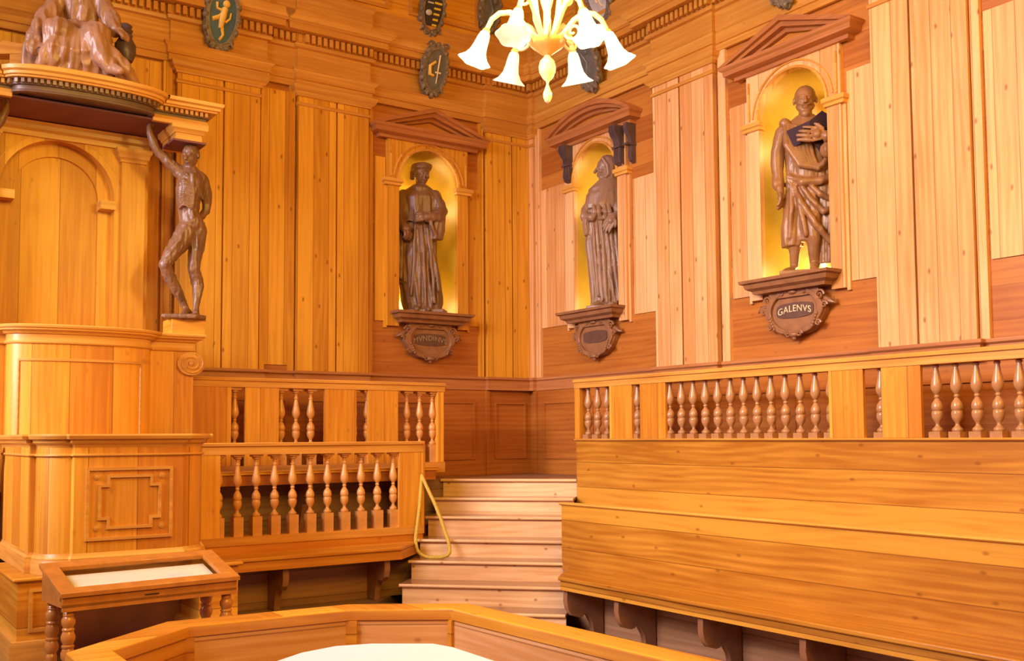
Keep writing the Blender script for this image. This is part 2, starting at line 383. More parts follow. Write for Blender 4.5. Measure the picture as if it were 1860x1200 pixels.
# ------------------------------------------------------------------ sculpting: primitives fused into one voxel skin
from mathutils import noise as mn
class Fig(MB):
    """sx, sz: picture-plane coordinates in metres (x right, z up), y = away from viewer"""
    def cap(s, pts, seg=12):                           # pts (x,y,z,r) tapered limb with round ends
        P = [p[:3] for p in pts]; s.tube(P, [p[3] for p in pts], seg)
        for p in pts: s.ball(p[:3], p[3]*.995, seg, 8)
        return s
    def loft(s, rows, seg=56):                         # rows (z,cx,cy,rx,ry,amp,n,ph)
        vs = []
        for z, cx, cy, rx, ry, amp, n, ph in rows:
            for i in range(seg):
                t = 2*pi*i/seg; w = 1+amp*(abs(cos(n*t/2+ph))**.7*2-1.2)+amp*.5*sin((n*.63)*t+ph*2)
                vs.append((cx+rx*w*cos(t), cy+ry*w*sin(t), z))
        k = len(rows); fs = [(a*seg+i, a*seg+(i+1) % seg, (a+1)*seg+(i+1) % seg, (a+1)*seg+i) for a in range(k-1) for i in range(seg)]
        fs += [list(range(seg))[::-1], list(range((k-1)*seg, k*seg))]
        return s.add(vs, fs)
    def head(s, c, h, yaw=0, pitch=0, beard=0, bald=True):  # h = face height; yaw + = turned to viewer's right
        Rm = Matrix.Rotation(yaw, 3, 'Z') @ Matrix.Rotation(pitch, 3, 'X')
        def B(x, y, z, rx, ry, rz):
            q = Rm @ Vector((x*h, y*h, z*h)); s.ball((c[0]+q.x, c[1]+q.y, c[2]+q.z), (rx*h, ry*h, rz*h), 14, 10, Rm)
        B(0, .06, .12, .36, .42, .38); B(0, -.06, -.14, .29, .32, .36); B(0, -.22, -.36, .15, .13, .12)
        B(0, -.33, .09, .24, .06, .04); B(0, -.26, .0, .24, .09, .10); B(-.12, -.335, .01, .06, .035, .028); B(.12, -.335, .01, .06, .035, .028)
        q0 = Rm @ Vector((0, -.37*h, .06*h)); q1 = Rm @ Vector((0, -.50*h, -.12*h))
        s.cap([(c[0]+q0.x, c[1]+q0.y, c[2]+q0.z, .045*h), (c[0]+q1.x, c[1]+q1.y, c[2]+q1.z, .075*h)], 8)
        B(-.17, -.26, -.13, .09, .09, .09); B(.17, -.26, -.13, .09, .09, .09)
        B(0, -.38, -.235, .12, .05, .03); B(0, -.37, -.30, .10, .05, .032)
        B(-.37, .03, -.03, .045, .08, .13); B(.37, .03, -.03, .045, .08, .13)
        if beard:
            for i in range(14):
                t = (i/13-.5)*2.2; B(.26*sin(t), -.30*cos(t)+.02, -.36-.05*cos(t)+.16*abs(t)/1.1, .09, .09, .12)
            B(0, -.30, -.50, .16, .14, .14); B(-.09, -.42, -.2, .09, .04, .035); B(.09, -.42, -.2, .09, .04, .035)
        return s
    def hand(s, w, d, up=(0, 0, 1), L=.17, curl=.5, r=.0095, thumb=1):
        """w wrist point, d pointing direction, fingers curl towards -up"""
        w = Vector(w); d = Vector(d).normalized(); up = Vector(up); up = (up-d*up.dot(d)).normalized(); sd = d.cross(up)
        s.ball(tuple(w+d*L*.26), (L*.2, L*.2, L*.2), 10, 8, None)
        for k, f in enumerate((.88, 1.0, .95, .75)):
            o = sd*(k-1.5)*L*.145*1.15; a = w+d*L*.35+o; b_ = a+(d*cos(curl*.4)-up*sin(curl*.4))*L*.28*f
            c_ = b_+(d*cos(curl*1.1)-up*sin(curl*1.1))*L*.2*f; e = c_+(d*cos(curl*1.7)-up*sin(curl*1.7))*L*.15*f
            s.cap([(*(w+d*L*.12+o*.7), r*1.2), (*a, r*1.15), (*b_, r), (*c_, r*.92), (*e, r*.8)], 8)
        a = w+d*L*.12+sd*thumb*-L*.26; b_ = a+(d*.75-sd*thumb*.6).normalized()*L*.2; e = b_+(d*.95-sd*thumb*.2-up*.3).normalized()*L*.16
        s.cap([(*(w+d*L*.05), r*1.2), (*a, r*1.25), (*b_, r*1.05), (*e, r*.85)], 8)
        return s
    def skin(s, name, mat, voxel=.009, smooth=2, disp=None, parent=None):
        me = bpy.data.meshes.new(name); me.from_pydata(s.v, [], s.f)
        bm = bmesh.new(); bm.from_mesh(me); bmesh.ops.recalc_face_normals(bm, faces=bm.faces); bm.to_mesh(me); bm.free()
        o = bpy.data.objects.new(name+'_tmp', me); COL.objects.link(o)
        r = o.modifiers.new('r', 'REMESH'); r.mode = 'VOXEL'; r.voxel_size = voxel; r.use_smooth_shade = True
        q = o.modifiers.new('s', 'SMOOTH'); q.factor = .5; q.iterations = smooth
        dg = bpy.context.evaluated_depsgraph_get(); dg.update()
        nm = bpy.data.meshes.new_from_object(o.evaluated_get(dg)); nm.name = name
        bpy.data.objects.remove(o)
        if disp:
            n = len(nm.vertices); no = [v.normal.copy() for v in nm.vertices]
            for v, k in zip(nm.vertices, no): v.co += k*disp(v.co)
        nm.polygons.foreach_set('use_smooth', [True]*len(nm.polygons)); nm.materials.clear(); nm.materials.append(mat); nm.update()
        ob = bpy.data.objects.new(name, nm); COL.objects.link(ob)
        if parent is not None: ob.parent = parent
        return ob
def fold_disp(amp, freq=26, zs=3, lo=-9, hi=9):
    def f(p):
        if p.z < lo or p.z > hi: return 0
        w = mn.noise(Vector((p.x*freq*.5, p.y*freq*.5, p.z*zs)))
        w2 = mn.noise(Vector((p.x*freq*1.2+5, p.y*freq*1.2, p.z*zs*1.7)))
        fade = min(1, (p.z-lo)/.08, (hi-p.z)/.08)
        return amp*fade*((1-abs(w)*3.0)*.7+w2*.5)
    return f
def place(o, loc, rz): o.location = loc; o.rotation_euler = (0, 0, rz); return o

# ------------------------------------------------------------------ statue niches
def niche(T, c, label, style, plate_text):
    sg = 1
    root = thing('statue_niche', T(c, .0, 2.28), label, 'niche', 'statue niches')
    # painted recess
    b = MB(T); n = 24; m = 10; D = .36
    vs = [(c+HW*cos(pi-pi*i/n), -D*sin(pi*i/n), z) for z in (ZB, ZS) for i in range(n+1)]
    b.add(vs, [(i, i+1, n+2+i, n+1+i) for i in range(n)])
    vs = [(c+HW*cos(pi-pi*i/n)*cos(pi/2*a/m), -D*sin(pi*i/n)*cos(pi/2*a/m), ZS+HW*sin(pi/2*a/m)) for a in range(m+1) for i in range(n+1)]
    b.add(vs, [(a*(n+1)+i, a*(n+1)+i+1, (a+1)*(n+1)+i+1, (a+1)*(n+1)+i) for a in range(m) for i in range(n)])
    b.add([(c+HW*cos(pi-pi*i/n), -D*sin(pi*i/n), ZB) for i in range(n+1)], [list(range(n+1))])
    b.obj('recess', M_gold, root)
    b = MB(T); b.sweep([(c+(HW-.002)*cos(pi-pi*i/n), -(D-.002)*sin(pi*i/n)) for i in range(n+1)], [(0, ZS-.02), (.012, ZS-.015), (.014, ZS), (0, ZS+.01)], side=-1)
    b.obj('recess_bead', M_gold, root)
    # surround
    wd = .135; top = 4.76; F = .05
    b = MB(T)
    for s_ in (-1, 1):
        x0, x1 = (c-HW-wd, c-HW) if s_ < 0 else (c+HW, c+HW+wd)
        b.box(x0, x1, 0, F, 2.78, top)
        xo = c-HW-wd-.03 if s_ < 0 else c+HW+wd
        b.box(xo, xo+.03, 0, F*.55, 2.76, 4.27)
    A = arc(c, ZS, HW, pi, 0, 28)
    b.band(A, [(p, top) for p, q in A], 0, F)
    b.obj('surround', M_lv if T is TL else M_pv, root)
    b = MB(T); b.band(arc(c, ZS, HW, pi, 0, 28), arc(c, ZS, HW+.022, pi, 0, 28), F, F+.022)
    b.band(arc(c, ZS, HW+.06, pi*.97, pi*.03, 28), arc(c, ZS, HW+.075, pi*.97, pi*.03, 28), F, F+.014)
    b.box(c-HW-.11, c-HW-.095, F, F+.014, 4.36, 4.70); b.box(c+HW+.095, c+HW+.11, F, F+.014, 4.36, 4.70)
    b.obj('archivolt', M_trim, root)
    for s_ in (-1, 1):
        b = MB(T); x0, x1 = (c-HW-wd-.02, c-HW) if s_ < 0 else (c+HW, c+HW+wd+.02)
        b.sweep([(x0, 0), (x0, F), (x1, F), (x1, 0)], [(0, 4.26), (.02, 4.265), (.02, 4.29), (.035, 4.30), (.035, 4.335), (0, 4.34)])
        b.obj('impost', M_trim, root, bevel=.003)
    # pediment
    hw = .555; z0 = 4.76; b = MB(T)
    prof = [(0, z0), (.05, z0), (.055, z0+.03), (.12, z0+.045), (.125, z0+.085), (.15, z0+.10), (.155, z0+.125), (0, z0+.125)]
    b.sweep([(c-hw, 0), (c-hw, .03), (c+hw, .03), (c+hw, 0)], prof)
    b.obj('pediment_cornice', M_trimb, root)
    b = MB(T); zt = z0+.125; w2 = hw+.15
    if style == 'tri':
        h = .25
        for k, (o0, o1, dd) in enumerate(((0, .045, .19), (.045, .085, .155), (.085, .12, .10))):
            q = lambda x, o: (c+x*(w2-o*1.9), zt+(1-abs(x))*(h-o*.0)-o+.02 if abs(x) < 1 else zt)
            outer = [(c-w2+o0*2.2, zt), (c, zt+h-o0*1.1), (c+w2-o0*2.2, zt)]; inner = [(c-w2+o1*2.2+.0, zt), (c, zt+h-o1*1.1), (c+w2-o1*2.2, zt)]
            b.band(inner, outer, 0, dd)
        b.obj('raking_moulding', M_trimb, root)
        MB(T).plate([(c-w2+.27, zt), (c+w2-.27, zt), (c, zt+.115)], 0, .06).obj('tympanum', M_bh, root)
    else:
        for (o0, o1, dd) in ((0, .05, .19), (.05, .09, .155), (.09, .125, .10)):
            hh = .225; n_ = 24
            def AR(o): 
                a = w2-o*1.2; h_ = hh-o; r = (a*a+h_*h_)/(2*h_); t = math.asin(min(1, a/r)); return [(c+r*sin(-t+2*t*i/n_), zt+h_-r+r*cos(-t+2*t*i/n_)) for i in range(n_+1)]
            b.band(AR(o1), AR(o0), 0, dd)
        b.obj('segmental_moulding', M_trimb, root)
        a = AR(.125); MB(T).plate(a, 0, .055).obj('tympanum', M_bh, root)
        # dark scrolled corbels carrying the pediment
        for s_ in (-1, 1):
            for du in (0, ) if s_ < 0 else (0, .15):
                cx = c+s_*(HW+.065)+du; b = MB(T)
                pts = [(F, 4.76), (F+.115, 4.76), (F+.125, 4.71), (F+.10, 4.66), (F+.065, 4.62), (F+.05, 4.54), (F+.055, 4.48), (F+.06, 4.43), (F+.045, 4.385), (F, 4.36)]
                if du: pts = [(a_-F*.9, b_) for a_, b_ in pts]
                hwc = .052 if not du else .025
                b.side(pts, cx-hwc, cx+hwc)
                for k in (-.03, 0, .03) if not du else (): b.side([(p+.008, q) for p, q in pts[1:-1]]+[(F, 4.4), (F, 4.7)], cx+k-.008, cx+k+.008)
                b.box(cx-hwc-.008, cx+hwc+.008, 0, F+.075, 4.535, 4.555)
                b.obj('corbel', M_corbel, root)
    # hidden strip lamp at the back of the recess
    for za, zb2 in ((ZB+.04, ZB+.20), (ZS-.22, ZS-.06)):
        b = MB(T); b.lathe(c, -.315, [(.012, za), (.012, zb2)], 10); b.obj('strip_lamp', M_tube, root)
    # console shelf and cartouche
    con = thing('statue_console', T(c, .0, 2.42), plate_text[1], 'console', 'consoles under the statues')
    b = MB(T); w3 = .375
    b.sweep([(c-w3, 0), (c-w3, .15), (c+w3, .15), (c+w3, 0)], [(-.15, 2.815), (.0, 2.815), (.01, 2.84), (.05, 2.86), (.06, 2.895), (.085, 2.905), (.09, 2.93), (-.15, 2.93)])
    b.box(c-w3+.0, c+w3-.0, .0, .15, 2.82, 2.93)
    b.obj('shelf', M_console, con)
    cz = 2.645; rw, rh = .30, .205
    b = MB(T); n = 40
    def OV(k, wob=0): return [(c+(rw*k)*cos(t)*(1+wob*cos(6*t)), cz+(rh*k)*sin(t)*(1+wob*sin(5*t))+(.0)) for t in [2*pi*i/n for i in range(n)]]
    b.plate(OV(1, .03), .0, .065); b.band(OV(.80), OV(.98, .03), .05, .095, closed=True)
    b.box(c-.26, c+.26, 0, .09, 2.76, 2.82)
    b.obj('cartouche', M_console, con, bevel=.006)
    for s_ in (-1, 1):      # scrolls, ear leaves and bottom shell
        for (x, z, r, tt) in ((.27, 2.745, .045, 1.8), (.315, 2.66, .03, 1.6), (.12, 2.80, .03, 1.6), (.25, 2.52, .028, 1.6), (.06, 2.45, .03, 1.7)):
            pts = [(c+s_*(x+r*(1-i/26)*cos(i/26*tt*2*pi)), .085+.01*i/26, z+r*(1-i/26)*sin(i/26*tt*2*pi)) for i in range(24)]
            f2 = MB(T); f2.tube(pts, [.013-.007*i/24 for i in range(24)], 6); f2.obj('scroll', M_console, con, angle=60)
        f = MB(T); f.tube([(c+s_*.29, .05, 2.72), (c+s_*.35, .06, 2.69), (c+s_*.40, .05, 2.67), (c+s_*.375, .05, 2.72)], [.02, .026, .012, .006], 6)
        f.obj('leaf_ear', M_console, con, angle=60); f = MB(T)
        for k in range(5): f.ball((c+s_*(.245-.012*k), .10, 2.60-.024*k), (.013, .012, .016), 8, 6)
        f.obj('bead_cluster', M_console, con, angle=60)
    f = MB(T); f.ball((c, .09, 2.445), (.05, .03, .025)); f.ball((c, .08, 2.42), (.02, .02, .022)); f.obj('bottom_shell', M_console, con, angle=60)
    f = MB(T); f.ball((c, .085, 2.80), (.05, .035, .022)); f.obj('top_shell', M_console, con, angle=60)
    b = MB(T); b.plate([(c+.205*cos(t)*(1-.06*cos(4*t)), cz+.005+.075*sin(t)*(1+.15*cos(2*t))) for t in [2*pi*i/36 for i in range(36)]], .06, .073)
    pl = b.obj('name_plate', M_plate, con)
    if plate_text[0]:
        cu = bpy.data.curves.new('lettering', 'FONT'); cu.body = plate_text[0]; cu.size = .078; cu.align_x = 'CENTER'; cu.align_y = 'CENTER'; cu.extrude = .002; cu.space_character = 1.08
        to = bpy.data.objects.new('lettering_tmp', cu); COL.objects.link(to)
        dg = bpy.context.evaluated_depsgraph_get(); me = bpy.data.meshes.new_from_object(to.evaluated_get(dg)); bpy.data.objects.remove(to)
        me.materials.clear(); me.materials.append(M_letter)
        for v in me.vertices:
            x, y, z = v.co; dy = -.9*x*x+.018; v.co = Vector(T(c+x, .076+z, cz+(y+dy)*1.0))
        lo = bpy.data.objects.new('lettering', me); COL.objects.link(lo); lo.parent = con; me.materials[0] = M_letter if plate_text[0][0] == 'G' else M_letter2; lo.location = -con.location
    return root
M_tube = emit('strip_lamp_glow', (1, .74, .30), 170)
niche(TL, N1, 'arched gilt niche with triangular pediment on the left wall, beside the corner', 'tri', ('MVNDINVS', 'dark walnut console with cartouche lettered MVNDINVS under the capped statue'))
niche(TR, N2, 'arched gilt niche with curved pediment and black corbels, right wall by the corner', 'seg', (None, 'brown walnut console with blank shaded cartouche under the hooded monk statue'))
niche(TR, N3, 'arched gilt niche with triangular pediment around the bald bearded statue', 'tri', ('GALENVS', 'walnut console with cartouche lettered GALENVS under the bald statue'))

# ------------------------------------------------------------------ statue 1: robed scholar in a flat cap
def PX(cx, y0, k): return lambda x, y: ((x-cx)/k, (y0-y)/k)
def statue_scholar():
    p = PX(768, 566, 168); f = Fig()
    f.loft([(z, x, yy, rx, ry, am, n, ph) for (z, x, yy, rx, ry, am, n, ph) in [
        (.035, .03, 0, .19, .13, .13, 18, 0), (.12, .03, 0, .205, .145, .12, 18, .2), (.35, .0, 0, .21, .15, .11, 18, .3), (.62, -.02, 0, .20, .15, .09, 17, .3),
        (.85, -.01, 0, .185, .14, .08, 16, .2), (1.0, 0, 0, .165, .125, .05, 14, 0), (1.16, .0, 0, .185, .13, .04, 12, 0), (1.28, .0, 0, .20, .125, .03, 10, 0), (1.36, 0, .01, .16, .10, .02, 8, 0), (1.42, .01, .01, .08, .07, 0, 8, 0)]])
    # open cloak hanging on the viewer's left, hem ending above the under-robe
    f.loft([(.34, -.16, .02, .10, .13, .16, 9, .4), (.6, -.175, .02, .10, .13, .14, 9, .5), (.9, -.17, .02, .095, .12, .1, 9, .6), (1.15, -.15, .02, .09, .11, .05, 8, .6), (1.30, -.13, .02, .06, .08, .02, 8, .4)])
    f.cap([(-.17, -.02, 1.30, .065), (-.215, -.06, 1.12, .062), (-.20, -.10, 1.0, .06), (-.15, -.17, .90, .05)])       # arm
    f.cap([(-.215, -.06, 1.05, .06), (-.235, -.06, .85, .055), (-.225, -.07, .70, .05), (-.17, -.08, .68, .03)])        # hanging sleeve
    f.hand((-.15, -.18, .89), (.3, -.35, -.6), up=(.5, -.5, .3), L=.15, curl=1.3, r=.012)
    f.cap([(.17, -.01, 1.30, .07), (.235, -.04, 1.13, .07), (.20, -.13, 1.03, .06), (.08, -.19, 1.03, .05)])            # bent arm
    f.loft([(.80, .17, -.12, .07, .05, .12, 7, 0), (.9, .18, -.11, .08, .055, .1, 7, .2), (1.03, .19, -.10, .085, .07, .06, 7, .3), (1.12, .21, -.06, .07, .07, 0, 7, 0)], 32)
    f.cap([(.17, -.16, .83, .02), (.12, -.19, .95, .018), (.10, -.2, 1.08, .018)])
    f.hand((.06, -.20, 1.03), (-1, -.25, -.05), up=(0, -1, .2), L=.15, curl=.9, r=.012, thumb=-1)
    f.cap([(-.12, -.13, 1.01, .022), (-.02, -.155, .99, .024), (.08, -.15, 1.0, .022)])                            # girdle
    f.loft([(1.33, .01, 0, .13, .10, .03, 7, 0), (1.375, .01, -.005, .13, .10, .04, 7, 0), (1.41, .01, 0, .09, .08, 0, 7, 0)])   # hood collar
    f.cap([(.01, .01, 1.38, .055), (.02, -.005, 1.50, .052)])
    f.head((.025, -.02, 1.535), .235, yaw=.55, pitch=.12)
    f.loft([(1.575, .02, -.005, .098, .105, 0, 6, 0), (1.59, .02, -.005, .112, .118, .01, 6, 0), (1.615, .025, 0, .115, .12, .01, 6, 0), (1.64, .03, 0, .112, .115, .01, 6, 0), (1.655, .03, 0, .07, .08, 0, 6, 0)])
    f.cap([(-.07, .03, 1.56, .03), (-.075, .035, 1.50, .025)])
    for x0, x1, z0, z1, r in ((-.05, -.09, .95, .2, .02), (.02, .06, .95, .1, .022), (.08, .16, .92, .12, .02), (-.02, .0, .9, .06, .018), (.12, .2, .8, .25, .018), (-.24, -.22, 1.0, .4, .016), (-.19, -.2, .9, .38, .018)):
        f.cap([(x0, -.135, z0, r*.7), ((x0+x1)/2+.01, -.15, (z0+z1)/2, r), (x1, -.14, z1, r*.8)])
    f.cap([(.06, -.1, .05, .045), (.08, -.2, .035, .035), (.09, -.25, .03, .022)]); f.cap([(-.03, -.1, .06, .045), (-.03, -.19, .04, .03)])
    f.cap([(-.14, -.02, .3, .05), (-.12, -.04, .1, .045), (-.13, -.05, .04, .04)])
    f.prism([(-.17, -.17), (.25, -.25), (.3, -.05), (.2, .16), (-.17, .14)], 0, .04)
    return f.skin('robed_scholar_statue', M_stat, .0066, 2, fold_disp(.010, 24, 2.5, .08, 1.34))
o = tag(statue_scholar(), 'walnut statue of a robed man in a flat cap, in the left wall niche', 'statue', 'walnut statues in the niches')
place(o, (-1.405, .10, ZB), radians(-27))

# ------------------------------------------------------------------ statue 2: hooded monk in profile
def statue_monk():
    f = Fig()
    f.loft([(.035, 0.0, 0, .165, .12, .13, 17, 0), (.12, .01, 0, .165, .125, .13, 17, .2), (.4, -.005, 0, .175, .13, .12, 17, .3), (.7, -.03, 0, .18, .13, .10, 17, .3), (.93, -.045, 0, .155, .12, .07, 16, .2),
            (1.0, -.05, 0, .145, .115, .02, 12, .2), (1.12, -.05, 0, .165, .125, .04, 10, 0), (1.3, -.01, 0, .17, .12, .02, 8, 0), (1.40, .02, 0, .09, .08, 0, 8, 0)])
    f.loft([(1.075, -.02, 0, .205, .15, .045, 11, .4), (1.12, -.015, 0, .21, .155, .04, 11, .4), (1.24, .0, 0, .20, .14, .035, 10, .4), (1.34, .02, 0, .155, .11, .02, 10, .4), (1.41, .035, 0, .095, .085, .01, 8, 0), (1.45, .035, 0, .06, .06, 0, 8, 0)])  # shoulder cape
    f.cap([(.12, -.07, 1.1, .07), (.14, -.11, .99, .065), (.06, -.17, .94, .05)]); f.cap([(-.19, .0, 1.1, .06), (-.225, -.05, 1.0, .055), (-.15, -.13, .97, .045)])
    f.loft([(.72, .17, -.02, .055, .09, .1, 7, 0), (.85, .165, -.05, .07, .095, .1, 7, 0), (1.0, .14, -.06, .08, .09, .06, 7, 0), (1.1, .12, -.05, .07, .08, 0, 7, 0)], 32)
    f.loft([(.80, -.20, -.03, .03, .06, .1, 7, 0), (.92, -.21, -.04, .04, .07, .1, 7, 0), (1.03, -.205, -.04, .05, .07, 0, 7, 0)], 32)
    f.hand((.07, -.20, .955), (-.5, -.05, -.8), up=(-.2, -1, .1), L=.18, curl=.2, r=.0125, thumb=1)
    f.cap([(-.17, -.07, .975, .02), (-.06, -.135, .965, .023), (.08, -.13, .965, .022)])
    for k, x in enumerate((-.13, -.08, -.02, .03)): f.cap([(x, -.145, 1.09, .02), (x+.01, -.16, 1.02, .026), (x+.012, -.145, .98, .02)])
    f.cap([(.025, .01, 1.38, .06), (.02, 0, 1.49, .055)])
    f.head((.0, -.01, 1.515), .245, yaw=-1.25, pitch=.1)
    f.loft([(1.40, .055, 0, .075, .095, .02, 6, 0), (1.47, .06, .0, .07, .105, .02, 6, 0), (1.55, .055, 0, .075, .105, .02, 6, 0), (1.62, .035, 0, .085, .10, .02, 6, 0), (1.655, .025, 0, .05, .06, 0, 6, 0)])
    f.cap([(-.03, -.09, 1.61, .018), (.02, -.10, 1.53, .02), (.03, -.09, 1.44, .024), (.0, -.09, 1.41, .02)])
    for x0, x1, z0, z1, r in ((-.14, -.09, .93, .15, .018), (-.1, -.05, .93, .1, .02), (-.05, .0, .93, .08, .022), (.0, .045, .93, .3, .02), (.04, .12, .9, .1, .022), (.09, .16, .85, .15, .02), (-.02, .09, .6, .06, .018)):
        f.cap([(x0, -.115, z0, r*.7), ((x0+x1)/2, -.145, (z0+z1)/2, r), (x1, -.13, z1, r*.9)])
    f.cap([(-.06, -.08, .06, .045), (-.12, -.16, .05, .032), (-.15, -.19, .04, .022)]); f.cap([(.06, -.1, .05, .04), (.05, -.18, .04, .03)])
    f.prism([(-.22, -.2), (.0, -.25), (.22, -.1), (.2, .13), (-.2, .12)], 0, .035)
    return f.skin('hooded_monk_statue', M_stat2, .0066, 2, fold_disp(.008, 24, 2.0, .08, 1.34))
o = tag(statue_monk(), 'brown wooden statue of a hooded monk facing left, in the curved-pediment niche', 'statue', 'walnut statues in the niches')
place(o, (.10, -1.245, ZB), radians(-39))

# ------------------------------------------------------------------ statue 3: bald bearded man with a big open book
def statue_reader():
    f = Fig()
    f.loft([(.30, .03, 0, .17, .13, .10, 13, 0), (.45, .03, 0, .20, .14, .12, 13, .2), (.75, .03, 0, .195, .14, .09, 13, .3), (.95, .02, 0, .185, .135, .06, 12, .3), (1.12, .01, 0, .18, .13, .03, 12, .3), (1.26, .0, 0, .20, .125, .02, 10, 0), (1.33, .0, 0, .14, .10, .01, 8, 0), (1.38, 0, 0, .075, .07, 0, 8, 0)])
    f.loft([(.10, .15, .0, .09, .11, .14, 9, 0), (.3, .16, .0, .10, .12, .14, 9, .2), (.6, .17, .0, .09, .12, .1, 9, .3), (.95, .17, 0, .07, .11, .05, 8, .3), (1.2, .16, 0, .05, .08, 0, 8, 0)])
    f.loft([(.26, -.13, -.02, .08, .09, .1, 8, 0), (.42, -.12, -.02, .095, .10, .1, 8, 0), (.7, -.08, -.02, .10, .11, .05, 8, 0), (.8, -.05, 0, .08, .1, 0, 8, 0)])
    # legs below the hem
    f.cap([(-.10, -.02, .5, .075), (-.11, -.05, .32, .06), (-.115, -.03, .2, .045), (-.12, -.01, .09, .036), (-.14, -.08, .055, .034), (-.19, -.15, .04, .026)])
    f.cap([(.04, -.08, .5, .085), (.04, -.1, .32, .065), (.04, -.08, .2, .05), (.045, -.06, .10, .042), (.04, -.15, .055, .038), (.035, -.2, .04, .028)])
    for k in range(4): f.cap([(-.19+.02*k, -.165, .04, .011), (-.20+.02*k, -.185, .035, .010)], 6); f.cap([(.01+.018*k, -.21, .04, .011), (.008+.018*k, -.235, .035, .010)], 6)
    # hanging arm
    f.cap([(-.19, -.02, 1.24, .065), (-.235, -.01, 1.08, .058), (-.24, -.02, .92, .05), (-.225, -.04, .80, .042)]); f.cap([(-.24, -.02, .86, .05), (-.235, -.03, .80, .055)])
    f.cap([(-.225, -.04, .8, .03), (-.215, -.06, .72, .028)]); f.hand((-.215, -.06, .72), (.1, -.1, -1), up=(1, -.3, 0), L=.15, curl=.5, r=.011)
    # arm holding the book
    f.cap([(.20, -.02, 1.26, .075), (.255, -.08, 1.10, .065), (.23, -.19, 1.06, .055), (.15, -.26, 1.12, .04)])
    f.cap([(.17, -.2, 1.02, .065), (.24, -.14, .98, .07), (.24, -.05, 1.06, .06)])
    f.hand((.14, -.265, 1.125), (-1, .02, .22), up=(0, -1, .1), L=.22, curl=.2, r=.0135, thumb=-1)
    # toga folds: diagonal bands
    for k in range(7):
        o_ = k*.035
        f.cap([(-.17+o_*.9, -.10-.02*k/6, 1.27-o_*.2, .018), (-.16+o_, -.15, 1.10-o_*.5, .024), (-.06+o_*.7, -.165, .92-o_*.2, .026), (.08+o_*.3, -.16, .88+o_*.25, .026), (.2, -.10, .93+o_*.4, .022)])
    f.cap([(-.14, -.1, .84, .03), (-.04, -.15, .78, .04), (.1, -.155, .78, .035), (.22, -.1, .82, .03)])
    f.cap([(-.15, -.1, .82, .02), (-.05, -.16, .60, .024), (.07, -.175, .40, .026), (.18, -.14, .26, .024), (.24, -.09, .22, .02)])
    f.cap([(-.08, -.14, .8, .018), (.03, -.165, .62, .02), (.12, -.165, .52, .022), (.22, -.12, .55, .02)]); f.cap([(-.13, -.12, .78, .018), (-.13, -.13, .55, .02), (-.15, -.1, .33, .022)])
    f.cap([(.0, -.15, .78, .016), (.1, -.17, .66, .02), (.2, -.13, .62, .018)]); f.cap([(-.1, -.13, .76, .016), (-.05, -.16, .5, .02), (-.02, -.15, .34, .022)])
    f.ball((-.17, -.06, 1.31), (.05, .05, .045)); f.ball((-.14, -.08, 1.28), (.035, .035, .03))
    f.cap([(-.15, -.08, 1.29, .02), (-.05, -.12, 1.25, .018), (.07, -.11, 1.28, .018), (.15, -.05, 1.34, .03)])
    f.cap([(.0, 0, 1.34, .06), (.0, -.01, 1.44, .056)])
    f.head((.0, -.03, 1.505), .25, yaw=.0, pitch=.12, beard=1)
    f.prism([(-.24, -.23), (.10, -.26), (.27, -.1), (.25, .13), (-.2, .12)], 0, .035)
    o = f.skin('bald_reader_statue', M_stat3, .0066, 2, fold_disp(.009, 20, 3.0, .2, 1.25))
    # the dark book is a part with its own look
    b = MB()
    def leaf(q):       # q: (x, y, z) corners of one cover, given thickness backwards
        n = len(q); b.add(q+[(x, y+.03, z) for x, y, z in q], [list(range(n)), list(range(n, 2*n))[::-1]]+[(i, (i+1) % n, n+(i+1) % n, n+i) for i in range(n)])
    leaf([(-.155, -.17, 1.215), (-.105, -.17, 1.07), (.03, -.235, 1.12), (.03, -.235, 1.265)])
    leaf([(.03, -.235, 1.265), (.03, -.235, 1.12), (.10, -.20, 1.02), (.24, -.13, 1.00), (.24, -.13, 1.29), (.13, -.17, 1.36)])
    bk = b.obj('open_book', M_bookc, None); bk.parent = o
    b = MB(); b.add([(-.15, -.165, 1.22), (.03, -.215, 1.27), (.13, -.155, 1.365), (.235, -.12, 1.295), (.235, -.09, 1.30), (.13, -.12, 1.375), (.03, -.18, 1.285), (-.14, -.13, 1.23)], [(0, 1, 6, 7), (1, 2, 5, 6), (2, 3, 4, 5)]); pg = b.obj('pages', M_stat3, None); pg.parent = bk
    return o
o = tag(statue_reader(), 'walnut statue of a bald bearded man holding a dark open book', 'statue', 'walnut statues in the niches')
place(o, (.09, -3.90, ZB), radians(-50))

